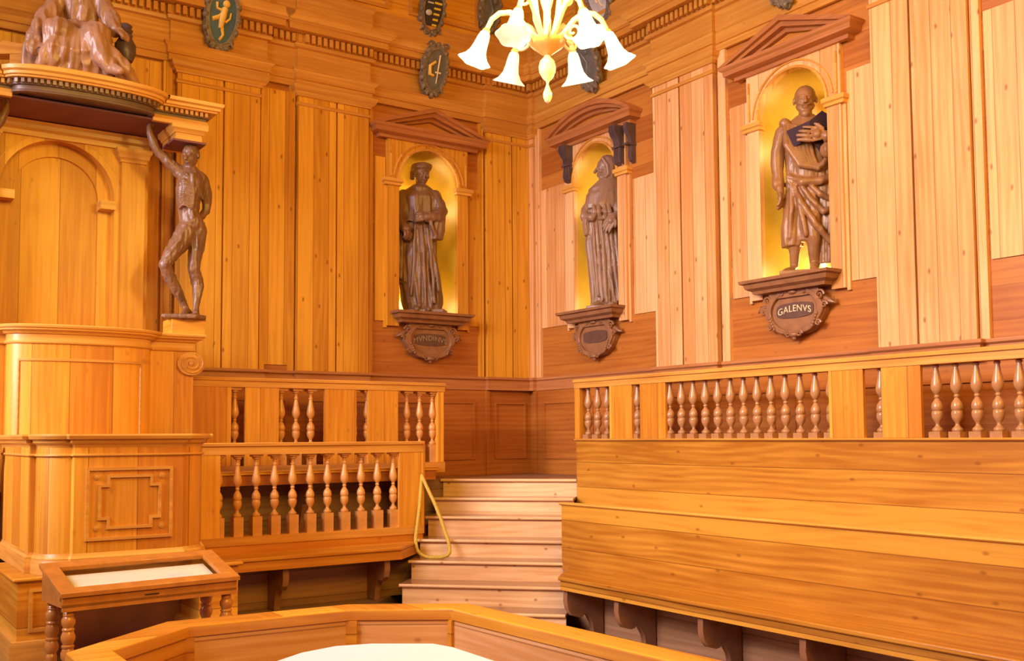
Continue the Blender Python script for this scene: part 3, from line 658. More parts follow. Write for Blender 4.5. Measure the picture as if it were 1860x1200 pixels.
# ------------------------------------------------------------------ heraldic shields
def shield(T, u, z, w, h, label, kind, tilt=.0, d0=.145):
    root = thing('coat_of_arms', T(u, d0, z-h/2), label, 'shield', 'carved shields on the entablature')
    T0 = T; T = lambda a, d, c: T0(a, d+(c-z)*.32, c)      # top leans out over the cornice
    n = 40
    def O(k, wob=0): return [(u+w/2*k*(cos(t)*(1+.10*sin(t)))*(1+wob*cos(9*t)), z+h/2*k*sin(t)*(1+wob*sin(7*t))) for t in [2*pi*i/n for i in range(n)]]
    b = MB(T); b.plate(O(1, .05), d0, d0+.035); b.band(O(.74), O(.95, .04), d0+.03, d0+.065, closed=True)
    rng = random.Random(int(abs(u)*100))
    for i in range(16):
        t = 2*pi*i/16; b.ball((u+w/2*.93*cos(t), d0+.05, z+h/2*.93*sin(t)), (.022+.012*rng.random(), .025, .03), 8, 6)
    for s_ in (-1, 1):
        b.tube([(u+s_*(.06-.045*(i/14))*cos(i*.5)+s_*w*.2, d0+.06, z-h*.40+.05*(1-i/14)*sin(i*.5)) for i in range(15)], .012, 6)
        b.tube([(u+s_*(.05-.04*(i/14))*cos(i*.5)+s_*w*.25, d0+.06, z+h*.44+.04*(1-i/14)*sin(i*.5)) for i in range(15)], .012, 6)
    b.obj('carved_frame', M_shf, root, angle=60)
    fm = {'lion': M_blue, 'dagger': M_grey, 'bars': M_black, 'silver': M_silver, 'plain': M_grey}[kind]
    b = MB(T); b.plate(O(.74), d0+.03, d0+.055); b.obj('field', fm, root)
    D = d0+.058
    c = MB(T)
    if kind == 'lion':
        c.tube([(u-.01, D, z-.10), (u, D, z), (u+.015, D, z+.08)], [.022, .035, .03], 8); c.ball((u+.025, D, z+.12), (.035, .02, .034)); c.tube([(u-.015, D, z+.06), (u-.06, D, z+.07), (u-.065, D, z+.12)], [.014, .012, .014], 6)
        c.tube([(u-.095, D, z-.03), (u-.03, D, z+.0), (u+.02, D, z+.06)], [.022, .024, .02], 6); c.tube([(u+.0, D, z-.08), (u+.02, D, z-.15), (u-.01, D, z-.2)], [.02, .014, .012], 6)
        c.tube([(u+.03, D, z-.04), (u+.07, D, z-.0), (u+.075, D, z+.05)], [.012, .01, .008], 6)
        c.obj('lion_charge', M_charge, root, angle=60)
        c = MB(T)
        for k in (-1, 0, 1): c.plate([(u+k*.06+.022*(1 if j % 2 == 0 else .4)*cos(pi/2+j*pi/5), z+.215+.022*(1 if j % 2 == 0 else .4)*sin(pi/2+j*pi/5)) for j in range(10)], D-.004, D+.008)
        c.box(u-.1, u+.1, D-.005, D+.004, z+.175, z+.182); c.obj('fleurons', M_charge, root)
    elif kind == 'dagger':
        c.tube([(u+.03, D, z-.13), (u+.035, D, z+.15)], [.006, .01], 6); c.box(u+.0, u+.07, D-.004, D+.006, z-.03, z-.015); c.obj('sword_charge', M_letter, root, angle=60)
        c = MB(T); c.tube([(u-.01, D, z+.08), (u-.07, D, z+.03), (u-.06, D, z-.05), (u-.01, D, z-.06)], [.014, .02, .022, .014], 6); c.obj('crescent_charge', M_charge, root, angle=60)
    elif kind == 'bars':
        for k in range(6): c.box(u+.005, u+.10-.008*k, D-.004, D+.006, z+.13-.055*k, z+.15-.055*k)
        c.obj('yellow_bars', M_yel, root); c = MB(T)
        for k in range(4): c.box(u-.11+.01*k, u-.01, D-.004, D+.006, z+.19-.04*k, z+.205-.04*k)
        c.ball((u-.05, D, z-.02), (.04, .012, .03)); c.obj('silver_bars', M_silver, root)
    elif kind == 'silver':
        c.tube([(u-.07, D, z+.2), (u-.02, D, z+.02), (u+.04, D, z-.12)], .012, 6); c.ball((u+.05, D, z+.1), (.025, .012, .025)); c.ball((u-.03, D, z-.05), (.02, .012, .02)); c.obj('pale_charge', M_letter, root, angle=60)
    else:
        c.tube([(u-.04, D, z+.12), (u+.03, D, z), (u-.03, D, z-.12)], .016, 6); c.ball((u+.04, D, z+.1), (.03, .015, .03)); c.obj('worn_relief', M_grey, root, angle=60)
shield(TL, -3.69, 5.58, .34, .62, 'oval shield with golden lion on blue, over the left pilasters', 'lion')
shield(TL, -1.375, 5.54, .32, .54, 'oval grey shield with yellow crescent and upright sword, above the pediment', 'dagger')
shield(TL, -1.35, 6.22, .30, .52, 'shield of black, silver and yellow bars, high on left wall', 'bars', d0=.06)
shield(TL, -.60, 6.40, .28, .46, 'faint brown shield at the top edge left of the chandelier', 'plain', d0=.06)
shield(TR, 1.30, 5.51, .38, .56, 'glossy grey oval shield on the frieze right of the chandelier', 'plain')
shield(TR, 1.40, 6.22, .38, .60, 'silvery shield at the top edge, partly behind the chandelier arms', 'silver', d0=.06)
shield(TR, 3.88, 5.50, .34, .58, 'dark shield tip at the top edge above the bald statue', 'plain')

# ------------------------------------------------------------------ stairs, platforms
ZK = [1.20, 1.03, .872, .683, .523, .353, .174]; SK = [-1.55-.27*k for k in range(7)]
st = thing('staircase', TD(0, -2.3, 0), 'pale pine staircase rising into the room corner between the bench blocks', 'stairs')
for k in range(7):
    w0, w1 = -.665-.004*k, (.70 if k < 3 else .80)
    if k == 6: w0 = -.9
    s1 = SK[k]+.34 if k else SK[0]+.03
    b = MB(TD); b.box(w0, w1, SK[k]-.0, s1 if k else SK[0]+.3, ZK[k]-.026, ZK[k]); b.obj('tread', M_tread, st)
    b = MB(TD); b.tube([(w0, SK[k]-.002, ZK[k]-.0135), (w1, SK[k]-.002, ZK[k]-.0135)], .0145, 12); b.obj('nosing', M_stair, st, angle=60)  # specular highlight of the tread edge put into a paler rod
    b = MB(TD); zb = ZK[k+1]-.02 if k < 6 else 0
    b.box(w0+.02, w1, SK[k]+.022, SK[k]+.05, zb, ZK[k]-.026); b.obj('riser', M_stair, st)
# raised aisle along both walls, meeting in the corner
b = MB()
c1 = (SK[0]+.02)*Q2
b.prism([(-9.3, -.02), (-.02, -.02), (-.02, -9.3), (-.62, -9.3), (-.62, -1.66), TD(.73, SK[0]+.03, 0)[:2], TD(-.665, SK[0]+.03, 0)[:2], (-1.60, -.62), (-9.3, -.62)], .0, 1.199)
struct(b.obj('floor_aisle', M_floor))
b = MB(); b.prism([(-9.3, -.1), TD(-.9, -.5, 0)[:2], TD(-.9, SK[6]+.04, 0)[:2], (-2.95, -2.15), (-4.2, -2.15), (-4.2, -2.75), (-5.9, -2.75), (-5.9, -2.15), (-9.3, -2.15)], 0.001, .18)
struct(b.obj('floor_platform', M_floor))

# ------------------------------------------------------------------ turned balusters (one mesh, copied)
BP = [(.030, .0), (.036, .008), (.034, .02), (.018, .035), (.013, .05), (.017, .062), (.029, .078), (.036, .098), (.038, .118), (.034, .135), (.030, .139), (.036, .145), (.038, .165), (.032, .19), (.018, .212), (.012, .222), (.018, .228), (.018, .238),
      (.013, .245), (.026, .262), (.037, .285), (.038, .305), (.033, .335), (.024, .375), (.018, .41), (.0155, .425), (.021, .43), (.021, .44), (.015, .445), (.0145, .462), (.019, .468), (.017, .474), (.022, .478), (.034, .484), (.034, .492), (.040, .496), (.040, .502)]
def baluster_mesh(block, mat, sc=1.0):
    b = MB(); h = .045
    if block: b.box(-h*.92, h*.92, -h*.92, h*.92, 0, block)
    b.lathe(0, 0, [(r*sc, block+z) for r, z in BP], 16)
    b.box(-h, h, -h, h, block+.502, block+.525)
    me = b.mesh('baluster', 50); me.materials.append(mat); return me
BME = baluster_mesh(.175, M_bal); BMR = baluster_mesh(.06, M_balb)

# right hand benches --------------------------------------------------
RT = thing('tiered_bench', TR(4.5, 1.4, 0), 'long pine bench with high board back, right foreground below the right wall', 'bench')
b = MB(TR); b.prism([(2.45, 1.36), (2.89, 1.815), (8.6, 1.815), (8.6, 1.36)], .468, .50); b.obj('seat', M_bench, RT, bevel=.008)
b = MB(TR); b.prism([(2.89, 1.79), (2.89, 1.765), (8.6, 1.765), (8.6, 1.79)], .392, .468); b.prism([(2.48, 1.365), (2.89, 1.79), (2.91, 1.765), (2.50, 1.345)], .392, .468); b.obj('seat_apron', M_bench, RT)
b = MB(TR); b.box(2.36, 8.6, 1.335, 1.37, .47, 1.025); b.obj('backrest', M_bench, RT)
b = MB(TR); b.box(2.36, 8.6, 1.335, 1.36, .0, .47); b.obj('under_board', M_dkb, RT)
b = MB(TR); b.side([(1.325, 1.02), (1.378, 1.02), (1.388, 1.032), (1.378, 1.045), (1.325, 1.045)], 2.34, 8.6); b.obj('backrest_cap', M_trim, RT, angle=60)
for u in (2.87, 3.50, 4.38, 5.25, 6.12, 6.99):
    b = MB(TR); b.side([(1.37, .392), (1.745, .392), (1.75, .30), (1.735, .23), (1.69, .18), (1.62, .16), (1.585, .165), (1.565, .185), (1.53, .165), (1.49, .10), (1.47, 0), (1.37, 0)], u, u+.05)
    b.obj('bracket', M_console, RT, bevel=.004)
UB = thing('tiered_bench', TR(4.5, .7, .5), 'upper pine bench back wall under the right balustrade', 'bench')
b = MB(TR); b.box(1.64, 8.6, .60, .635, .95, 1.575); b.obj('backrest', M_bench, UB)
b = MB(TR); b.side([(.56, 1.572), (.648, 1.572), (.655, 1.582), (.648, 1.592), (.56, 1.592)], 1.62, 8.6); b.obj('backrest_cap', M_trim, UB, angle=60)
b = MB(TR); b.prism([(1.70, .635), (1.98, .95), (8.6, .95), (8.6, .635)], .93, .96); b.obj('seat', M_bench, UB)
b = MB(TR); b.prism([(1.66, .62), (2.38, 1.334), (8.6, 1.334), (8.6, .62)], .0, .60); b.obj('plinth', M_bh, UB)
b = MB(TR); b.prism([(1.70, .64), (1.95, .92), (8.6, .92), (8.6, .90), (1.97, .90), (1.72, .62)], .60, .93); b.obj('seat_front', M_bh, UB)

def balustrade(T, name, label, u0, u1, d, ztop, zbase, panels, posts, bals, me, blk, wood_m, railh=.10):
    r = thing(name, T((u0+u1)/2, d, zbase), label, 'balustrade')
    b = MB(T); b.side([(d-.065, ztop-railh), (d+.055, ztop-railh), (d+.055, ztop-.03), (d+.07, ztop-.028), (d+.072, ztop-.006), (d+.066, ztop), (d-.075, ztop), (d-.075, ztop-.03), (d-.065, ztop-.03)], u0, u1); b.obj('top_rail', M_trim, r)
    for a, c in panels:
        b = MB(T); b.box(a, c, d+.02, d+.05, zbase, ztop-railh); b.obj('panel', wood_m, r, bevel=.002)
    for a, c in posts:
        b = MB(T); b.box(a, c, d-.05, d+.05, zbase, ztop-railh); b.obj('post', wood_m, r, bevel=.003)
    for u in bals:
        inst(me, 'baluster', r, T(u, d-.012, ztop-railh-.525-blk), rot=(0, 0, 0))
    return r
ub = [1.772+.1425*k for k in range(36)]
def hidden(u, P): return any(a+.03 < u < c-.03 for a, c in P)
RPn = [(2.16, 2.475), (2.585, 2.915), (4.65, 4.945), (5.095, 5.40)]
balustrade(TR, 'upper_balustrade', 'balustrade on top of the right hand bench back', 1.635, 8.6, .60, 2.165, 1.592, RPn, [(1.635, 1.71)], [u for u in ub if not hidden(u, RPn)], BMR, -.017, M_hv, .085)

# left hand benches ----------------------------------------------------
LPn = [(-4.3, -3.725), (-3.60, -3.285), (-2.84, -2.515), (-2.395, -2.07)]
lb = [-1.655-.1442*k for k in range(18)]
balustrade(TL, 'upper_balustrade', 'balustrade above the left bench with boards between baluster groups', -4.32, -1.545, .62, 2.155, 1.37, LPn, [(-1.63, -1.555)], [u for u in lb if not hidden(u, LPn) and u > -3.8], BME, .175, M_hv, .085)
r = thing('tiered_bench', TL(-3, .8, .9), 'upper left bench seat behind the lower left balustrade', 'bench')
b = MB(TL); b.box(-4.3, -1.56, .555, .70, 1.27, 1.37); b.obj('base_rail', M_trim, r)
b = MB(TL); b.prism([(-4.3, .62), (-1.60, .62), (-1.78, .95), (-4.3, .95)], 1.30, 1.33); b.obj('seat', M_hh, r, bevel=.005)
b = MB(TL); b.prism([(-4.3, .90), (-1.82, .90), (-1.80, .93), (-4.3, .93)], 1.21, 1.30); b.obj('seat_apron', M_bh, r)
b = MB(TL); b.prism([(-4.3, .60), (-1.62, .60), (-2.07, 1.10), (-4.3, 1.10)], .181, .78); b.obj('plinth', M_bh, r)
for u in (-4.0, -3.1, -2.15):
    b = MB(TL); b.side([(.62, 1.21), (.9, 1.21), (.9, 1.1), (.78, 1.02), (.70, .78), (.62, .78)], u, u+.05); b.obj('bracket', M_console, r)
LLB = [-2.355-.1625*k for k in range(11)]
r = balustrade(TL, 'lower_balustrade', 'lower balustrade behind the left bench, with ten turned balusters', -4.3, -2.07, 1.12, 1.58, .795, [(-4.3, -3.985), (-2.325, -2.075)], [], LLB, BME, .17, M_hv, .10)
b = MB(TL); b.box(-4.3, -2.075, 1.06, 1.175, .73, .80); b.obj('base_rail', M_trim, r)
b = MB(TL); b.prism([(-2.075, 1.175), (-2.035, 1.13), (-2.0, .99), (-2.05, 1.03)], 1.25, 1.58); b.prism([(-2.075, 1.165), (-2.06, 1.165), (-2.06, 1.06), (-2.075, 1.06)], .73, 1.5); b.obj('end_board', M_hv, r)
r = thing('long_bench', TL(-3.3, 1.3, .18), 'long honey pine bench seat below the left balustrade, beside the stairs', 'bench')
b = MB(TL); b.prism([(-4.42, 1.10), (-2.055, 1.10), (-2.49, 1.53), (-4.42, 1.53)], .632, .662); b.obj('seat', M_hh, r, bevel=.008)
b = MB(TL); b.prism([(-4.42, 1.485), (-2.50, 1.485), (-2.48, 1.51), (-4.42, 1.51)], .552, .632); b.prism([(-2.48, 1.51), (-2.08, 1.12), (-2.10, 1.10), (-2.50, 1.485)], .552, .632); b.obj('seat_apron', M_hh, r)
b = MB(TL); b.box(-4.42, -2.075, 1.12, 1.165, .64, .735); b.obj('back_board', M_hh, r)
b = MB(TL); b.box(-4.42, -2.10, 1.08, 1.115, .181, .64); b.obj('under_board', M_dkb, r)
for u in (-3.55, -2.62):
    b = MB(TL); b.side([(1.115, .55), (1.45, .55), (1.46, .47), (1.44, .40), (1.39, .36), (1.33, .37), (1.30, .33), (1.27, .25), (1.26, .181), (1.115, .181)], u, u+.055); b.obj('bracket', M_console, r, bevel=.004)

# yellow rope looped from the balustrade end over the steps
pts = [TD(w, s, z) for w, s, z in ((-.655, -2.30, 1.27), (-.60, -2.315, 1.16), (-.50, -2.36, .98), (-.40, -2.42, .76), (-.345, -2.475, .62), (-.345, -2.50, .57), (-.39, -2.505, .545), (-.47, -2.50, .536), (-.56, -2.49, .54), (-.63, -2.475, .575), (-.665, -2.45, .65), (-.668, -2.40, .80), (-.660, -2.34, 1.0), (-.657, -2.31, 1.15), (-.656, -2.30, 1.26))]
cu = bpy.data.curves.new('rope', 'CURVE'); cu.dimensions = '3D'; cu.bevel_depth = .017; cu.bevel_resolution = 3; cu.resolution_u = 8
sp = cu.splines.new('BEZIER'); sp.bezier_points.add(len(pts)-1)
for q, p in zip(sp.bezier_points, pts): q.co = p; q.handle_left_type = q.handle_right_type = 'AUTO'
to = bpy.data.objects.new('rope_tmp', cu); COL.objects.link(to); dg = bpy.context.evaluated_depsgraph_get(); me = bpy.data.meshes.new_from_object(to.evaluated_get(dg)); bpy.data.objects.remove(to)
me.materials.clear(); me.materials.append(M_rope)
ro = bpy.data.objects.new('barrier_rope', me); COL.objects.link(ro); tag(ro, 'yellow rope looped from the lower balustrade end onto the stairs', 'rope')
b = MB(TD); b.tube([(-.67, -2.30, 1.25), (-.655, -2.30, 1.25), (-.65, -2.30, 1.275), (-.655, -2.30, 1.29)], .007, 6); h = b.obj('hook', M_brass, None); h.parent = ro

# ------------------------------------------------------------------ pulpit
AX = -5.03
P = thing('pulpit', TL(AX, 1.4, .76), 'two-tier honey pine pulpit with bowed upper front and arched back against the left wall', 'pulpit')
# lower box: projecting centre, quarter-round corners
F0, Fc = 2.50, 2.465
def rnd(sx, e=0):
    return [(AX+sx*(.375+(.15+e)*sin(pi/2*i/8)), 2.28+(Fc+e-2.28)*cos(pi/2*i/8)) for i in range(9)]
low = [(AX-.56, 1.0), (AX-.56, 2.22), (AX-.525, 2.22), (AX-.525, 2.28)]+rnd(-1)[::-1][1:]+[(AX-.355, Fc), (AX-.345, F0), (AX+.345, F0), (AX+.355, Fc)]+rnd(1)[:-1]+[(AX+.525, 2.28), (AX+.525, 2.22), (AX+.56, 2.22), (AX+.56, 1.0)]
b = MB(TL); b.prism(low, .76, 1.61); b.obj('lower_body', M_hv, P, angle=25)
b = MB(TL); b.sweep(low, [(-.04, 1.565), (.0, 1.565), (.005, 1.58), (.028, 1.595), (.032, 1.615), (.055, 1.62), (.062, 1.64), (.054, 1.652), (-.04, 1.652)]); b.prism([(AX+(x-AX)*.98, d-.01) for x, d in low], 1.60, 1.6505); b.obj('lower_cornice', M_trim, P)
b = MB(TL); b.sweep(low, [(-.02, 1.505), (.010, 1.507), (.014, 1.515), (.010, 1.523), (-.02, 1.525)]); b.obj('lower_bead', M_trim, P, angle=60)
b = MB(TL); b.sweep(low, [(-.02, .761), (.026, .761), (.026, .835), (.02, .845), (.02, .86), (.008, .875), (.001, .89), (-.02, .89)]); b.obj('lower_base', M_trim, P)
b = MB(TL); frame(b, AX-.275, AX+.275, .965, 1.435, .02, F0, F0+.016)
def stepped(k):
    X, Zt, Zb = .20-k, 1.385-k, 1.035+k; sx, sz = .055, .06
    return [(AX-X+sx, Zb), (AX+X-sx, Zb), (AX+X-sx, Zb+sz), (AX+X, Zb+sz), (AX+X, Zt-sz), (AX+X-sx, Zt-sz), (AX+X-sx, Zt), (AX-X+sx, Zt), (AX-X+sx, Zt-sz), (AX-X, Zt-sz), (AX-X, Zb+sz), (AX-X+sx, Zb+sz)]
b.band(stepped(.018), stepped(0), F0, F0+.016, closed=True)
b.obj('panel_moulding', M_trim, P)
for sx in (-1, 1):
    for zz in (1.375, 1.045):
        b = MB(TL); b.plate([(AX+sx*.205+.019*cos(t), zz+.019*sin(t)) for t in [2*pi*i/16 for i in range(16)]], F0, F0+.009); b.plate([(AX+sx*.205+.009*cos(t), zz+.009*sin(t)) for t in [2*pi*i/10 for i in range(10)]], F0+.009, F0+.016); b.obj('rosette', M_trim, P)
# pedestal blocks and recessed base
for sx in (-1, 1):
    b = MB(TL); x0, x1 = (AX-.655, AX-.475) if sx < 0 else (AX+.475, AX+.745)
    b.box(x0, x1, 1.5, 2.47, .181, .735); b.obj('pedestal', M_hh, P)
    if sx < 0:
        b = MB(TL); frame(b, x0+.065, x1+.03, .42, .69, .022, 2.47, 2.485); b.obj('pedestal_panel', M_trim, P)
    b = MB(TL); b.prism([(x0-.03, 1.5), (x0-.03, 2.50), (x1+.03, 2.50), (x1+.03, 1.5)], .735, .76); b.obj('pedestal_cap', M_hh, P, bevel=.008)
    b = MB(TL); b.sweep([(x0, 1.5), (x0, 2.47), (x1, 2.47), (x1, 1.5)], [(-.05, .181), (.045, .181), (.045, .345), (.03, .37), (-.05, .375)]); b.obj('pedestal_foot', M_trim, P)
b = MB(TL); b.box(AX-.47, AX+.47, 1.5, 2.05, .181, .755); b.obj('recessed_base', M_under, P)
b = MB(TL); b.box(AX-.47, AX+.47, 2.05, 2.46, .715, .755); b.obj('base_soffit', M_hh, P)
# upper tier
UH, UD, UB = .535, .88, .24
def bow(a, o=0): return (AX-(UH+o)*cos(a), UD+(UB+o)*max(0, sin(a))**.7)
fr_ = [(AX-.90, 0.1), (AX-.90, UD), (AX-UH, UD)]+[bow(pi*i/24) for i in range(1, 24)]+[(AX+UH, UD), (AX+.90, UD), (AX+.90, .1)]
b = MB(TL); b.prism(fr_, 1.22, 2.40); b.obj('upper_body', M_hv, P, angle=25)
b = MB(TL); b.sweep(fr_, [(-.05, 2.345), (.012, 2.348), (.018, 2.358), (.012, 2.37), (.004, 2.372), (.004, 2.42), (.025, 2.425), (.04, 2.445), (.065, 2.448), (.068, 2.462), (.082, 2.466), (.086, 2.48), (.078, 2.49), (-.05, 2.49)]); b.prism([(AX+(x-AX)*.985, d-.012) for x, d in fr_], 2.41, 2.4885); b.obj('upper_cornice', M_trim, P)
def curved(b, i0, i1, z0, z1, dd, n=16):
    vs = []
    for i in range(n+1):
        a = i0+(i1-i0)*i/n
        for o in (-.02, dd):
            x, y = bow(a, o); vs += [(x, y, z0), (x, y, z1)]
    fs = []
    for i in range(n):
        q = 4*i; r = q+4; fs += [(q, r, r+1, q+1), (q+2, q+3, r+3, r+2), (q, q+2, r+2, r), (q+1, r+1, r+3, q+3)]
    fs += [(0, 1, 3, 2), (4*n, 4*n+2, 4*n+3, 4*n+1)]
    b.add(vs, fs)
b = MB(TL); a0, a1 = radians(30), radians(143)
curved(b, a0, a1, 2.215, 2.235, .010); curved(b, a0, a0+.03, 1.5, 2.235, .010, 3); curved(b, a1-.03, a1, 1.5, 2.235, .010, 3)
b.obj('curved_panel_moulding', M_trim, P)
for sx in (-1, 1):     # volutes at the shoulders
    b = MB(TL); cx, cz = AX+sx*.875, 2.245
    b.plate([(cx+.115*cos(t), cz+.098*sin(t)) for t in [2*pi*i/28 for i in range(28)]], .60, UD+.03)
    b.tube([(cx+(.105-.085*i/44)*cos(-i*.30+1.2), UD+.034, cz+(.09-.073*i/44)*sin(-i*.30+1.2)) for i in range(45)], .008, 6)
    b.ball((cx, UD+.034, cz), (.024, .014, .022)); b.obj('volute', M_trim, P, angle=50)
    b = MB(TL); b.box(AX+sx*.86-.14, AX+sx*.86+.14, .60, .87, 2.4895, 2.625); b.obj('statue_block', M_hh, P, bevel=.003)
# arched back board against the wall
BX = -5.10; b = MB(TL); r1 = .455; zs = 3.70
b.box(BX-.74, BX-r1, 0.015, .25, 2.2, 4.28); b.box(BX+r1, BX+.74, 0.015, .25, 2.2, 4.28)
A = arc(BX, zs, r1, pi, 0, 36); b.band(A, [(p, 4.28) for p, q in A], .015, .25); b.obj('back_arch_wall', M_hv, P)
b = MB(TL); b.box(BX-r1-.01, BX+r1+.01, .015, .10, 2.2, 4.2); b.obj('back_arch_infill', M_hv, P)
b = MB(TL); r2 = .345
b.band([(BX+r2, 2.2)]+arc(BX, zs, r2, 0, pi, 36)+[(BX-r2, 2.2)], [(BX+r1, 2.2)]+arc(BX, zs, r1, 0, pi, 36)+[(BX-r1, 2.2)], .10, .125)
b.obj('back_arch_moulding', M_hv, P)
b = MB(TL); b.band(arc(BX, zs, r1+.055, .12, pi-.12, 36), arc(BX, zs, r1+.063, .12, pi-.12, 36), .25, .256); b.obj('back_arch_bead', M_trim, P)
for sx in (-1, 1):
    b = MB(TL); b.box(*sorted((BX+sx*(r1-.115), BX+sx*(r1+.01))), .08, .265, 3.615, 3.69); b.obj('back_arch_impost', M_trim, P)
    x0, x1 = (BX+.50, BX+.70) if sx > 0 else (BX-.70, BX-.50)
    b = MB(TL); b.box(x0, x1, .24, .30, 2.2, 4.05); b.obj('pilaster', M_hv, P)
    b = MB(TL); b.sweep([(x0, .24), (x0, .30), (x1, .30), (x1, .24)], [(0, 4.035), (.012, 4.04), (.01, 4.06), (.03, 4.08), (.035, 4.11), (.05, 4.13), (.05, 4.16), (0, 4.16)]); b.obj('capital', M_trim, P)
b = MB(TL); b.side([(.25, 4.16), (.28, 4.16), (.285, 4.20), (.31, 4.22), (.315, 4.25), (.34, 4.275), (.25, 4.28)], BX-.74, BX+.74); b.obj('back_cornice', M_trim, P)
# canopy
CN = thing('pulpit_canopy', TL(AX, .5, 4.28), 'bow-fronted canopy with dentils and dark frieze over the pulpit', 'canopy')
cw = .985; CD = .88; ch = .535
cp = [(AX-cw, .02), (AX-cw, CD), (AX-ch, CD)]+[(AX-ch*cos(pi*i/28), CD+.17*max(0, sin(pi*i/28))**.7) for i in range(1, 28)]+[(AX+ch, CD), (AX+cw, CD), (AX+cw, .02)]
ins = [(AX+(x-AX)*.98, d-.012) for x, d in cp]
b = MB(TL); b.sweep(cp, [(-.05, 4.40), (.07, 4.40), (.075, 4.413), (.09, 4.418), (.095, 4.438), (.115, 4.45), (.12, 4.478), (-.05, 4.482)]); b.prism(ins, 4.41, 4.481); b.obj('cornice', M_trim, CN)
b = MB(TL); b.sweep(cp, [(-.04, 4.305), (.006, 4.305), (.01, 4.318), (.0, 4.325), (.0, 4.36), (-.04, 4.365)]); b.prism(ins, 4.315, 4.355); b.obj('frieze', M_drk, CN)
b = MB(TL); b.sweep([(AX-cw, .02), (AX-cw, CD), (AX-ch, CD)], [(-.03, 4.275), (.012, 4.275), (.018, 4.30), (.002, 4.335), (-.03, 4.34)]); b.obj('frieze_moulding', M_trim, CN); b = MB(TL); b.sweep([(AX+ch, CD), (AX+cw, CD), (AX+cw, .02)], [(-.03, 4.275), (.012, 4.275), (.018, 4.30), (.002, 4.335), (-.03, 4.34)]); b.obj('frieze_moulding', M_trim, CN)
b = MB(TL); b.sweep(cp, [(-.03, 4.356), (.022, 4.358), (.022, 4.402), (-.03, 4.402)]); b.obj('dentil_band', M_drk, CN)
b = MB(TL)
def walk(path, step):
    acc = 0
    for i in range(len(path)-1):
        (x0, y0), (x1, y1) = path[i], path[i+1]; l = hypot(x1-x0, y1-y0)
        while acc < l:
            t = acc/l; yield x0+(x1-x0)*t, y0+(y1-y0)*t, (x1-x0)/l, (y1-y0)/l
            acc += step
        acc -= l
for cx, cy, dx, dy in walk(cp[1:-1], .042):
    nx, ny = -dy, dx; h = .012; b = MB(TL)
    b.prism([(cx-dx*h+nx*.02, cy-dy*h+ny*.02), (cx+dx*h+nx*.02, cy+dy*h+ny*.02), (cx+dx*h+nx*.05, cy+dy*h+ny*.05), (cx-dx*h+nx*.05, cy-dy*h+ny*.05)], 4.364, 4.398); b.obj('dentil', M_drk2 if abs(cx-AX) < ch+.01 else M_bal, CN)
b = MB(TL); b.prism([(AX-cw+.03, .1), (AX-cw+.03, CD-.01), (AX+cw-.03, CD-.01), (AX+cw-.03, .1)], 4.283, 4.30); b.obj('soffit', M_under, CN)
b = MB(TL); pl = cp[2:-2]
b.prism([(AX+(x-AX)*1.03, d+.03) for x, d in pl]+[(AX+ch, .1), (AX-ch, .1)], 4.482, 4.508); b.prism([(AX+(x-AX)*.93, d-.04) for x, d in pl]+[(AX+ch*.93, .1), (AX-ch*.93, .1)], 4.508, 4.545)
b.obj('roof_step', M_trim, CN, bevel=.01)
for sx in (-1, 1):     # entablature blocks above the carved bearers
    x0, x1 = (AX+.735, AX+.955) if sx > 0 else (AX-.955, AX-.735)
    pa = [(x0, .45), (x0, .86), (x1, .86), (x1, .45)]
    b = MB(TL); b.prism(pa, 4.15, 4.28); b.sweep(pa, [(-.04, 4.215), (.01, 4.215), (.02, 4.235), (.04, 4.25), (.045, 4.283), (-.04, 4.283)]); b.obj('bearer_block', M_trim, CN)
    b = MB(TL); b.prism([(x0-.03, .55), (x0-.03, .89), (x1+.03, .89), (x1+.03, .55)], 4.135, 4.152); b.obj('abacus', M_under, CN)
# bench block on the far side of the pulpit
FB = thing('tiered_bench', TL(-6.6, 1.2, .18), 'sliver of board bench at the left edge, beyond the pulpit', 'bench')
b = MB(TL); b.box(-8.5, -5.62, 1.10, 1.14, .181, 1.48); b.obj('board', M_hv, FB)
b = MB(TL); b.box(-8.5, -5.62, 1.06, 1.18, 1.48, 1.575); b.obj('top_rail', M_trim, FB)
b = MB(TL); b.box(-8.5, -5.72, 1.14, 1.60, .64, .67); b.obj('seat', M_hh, FB)

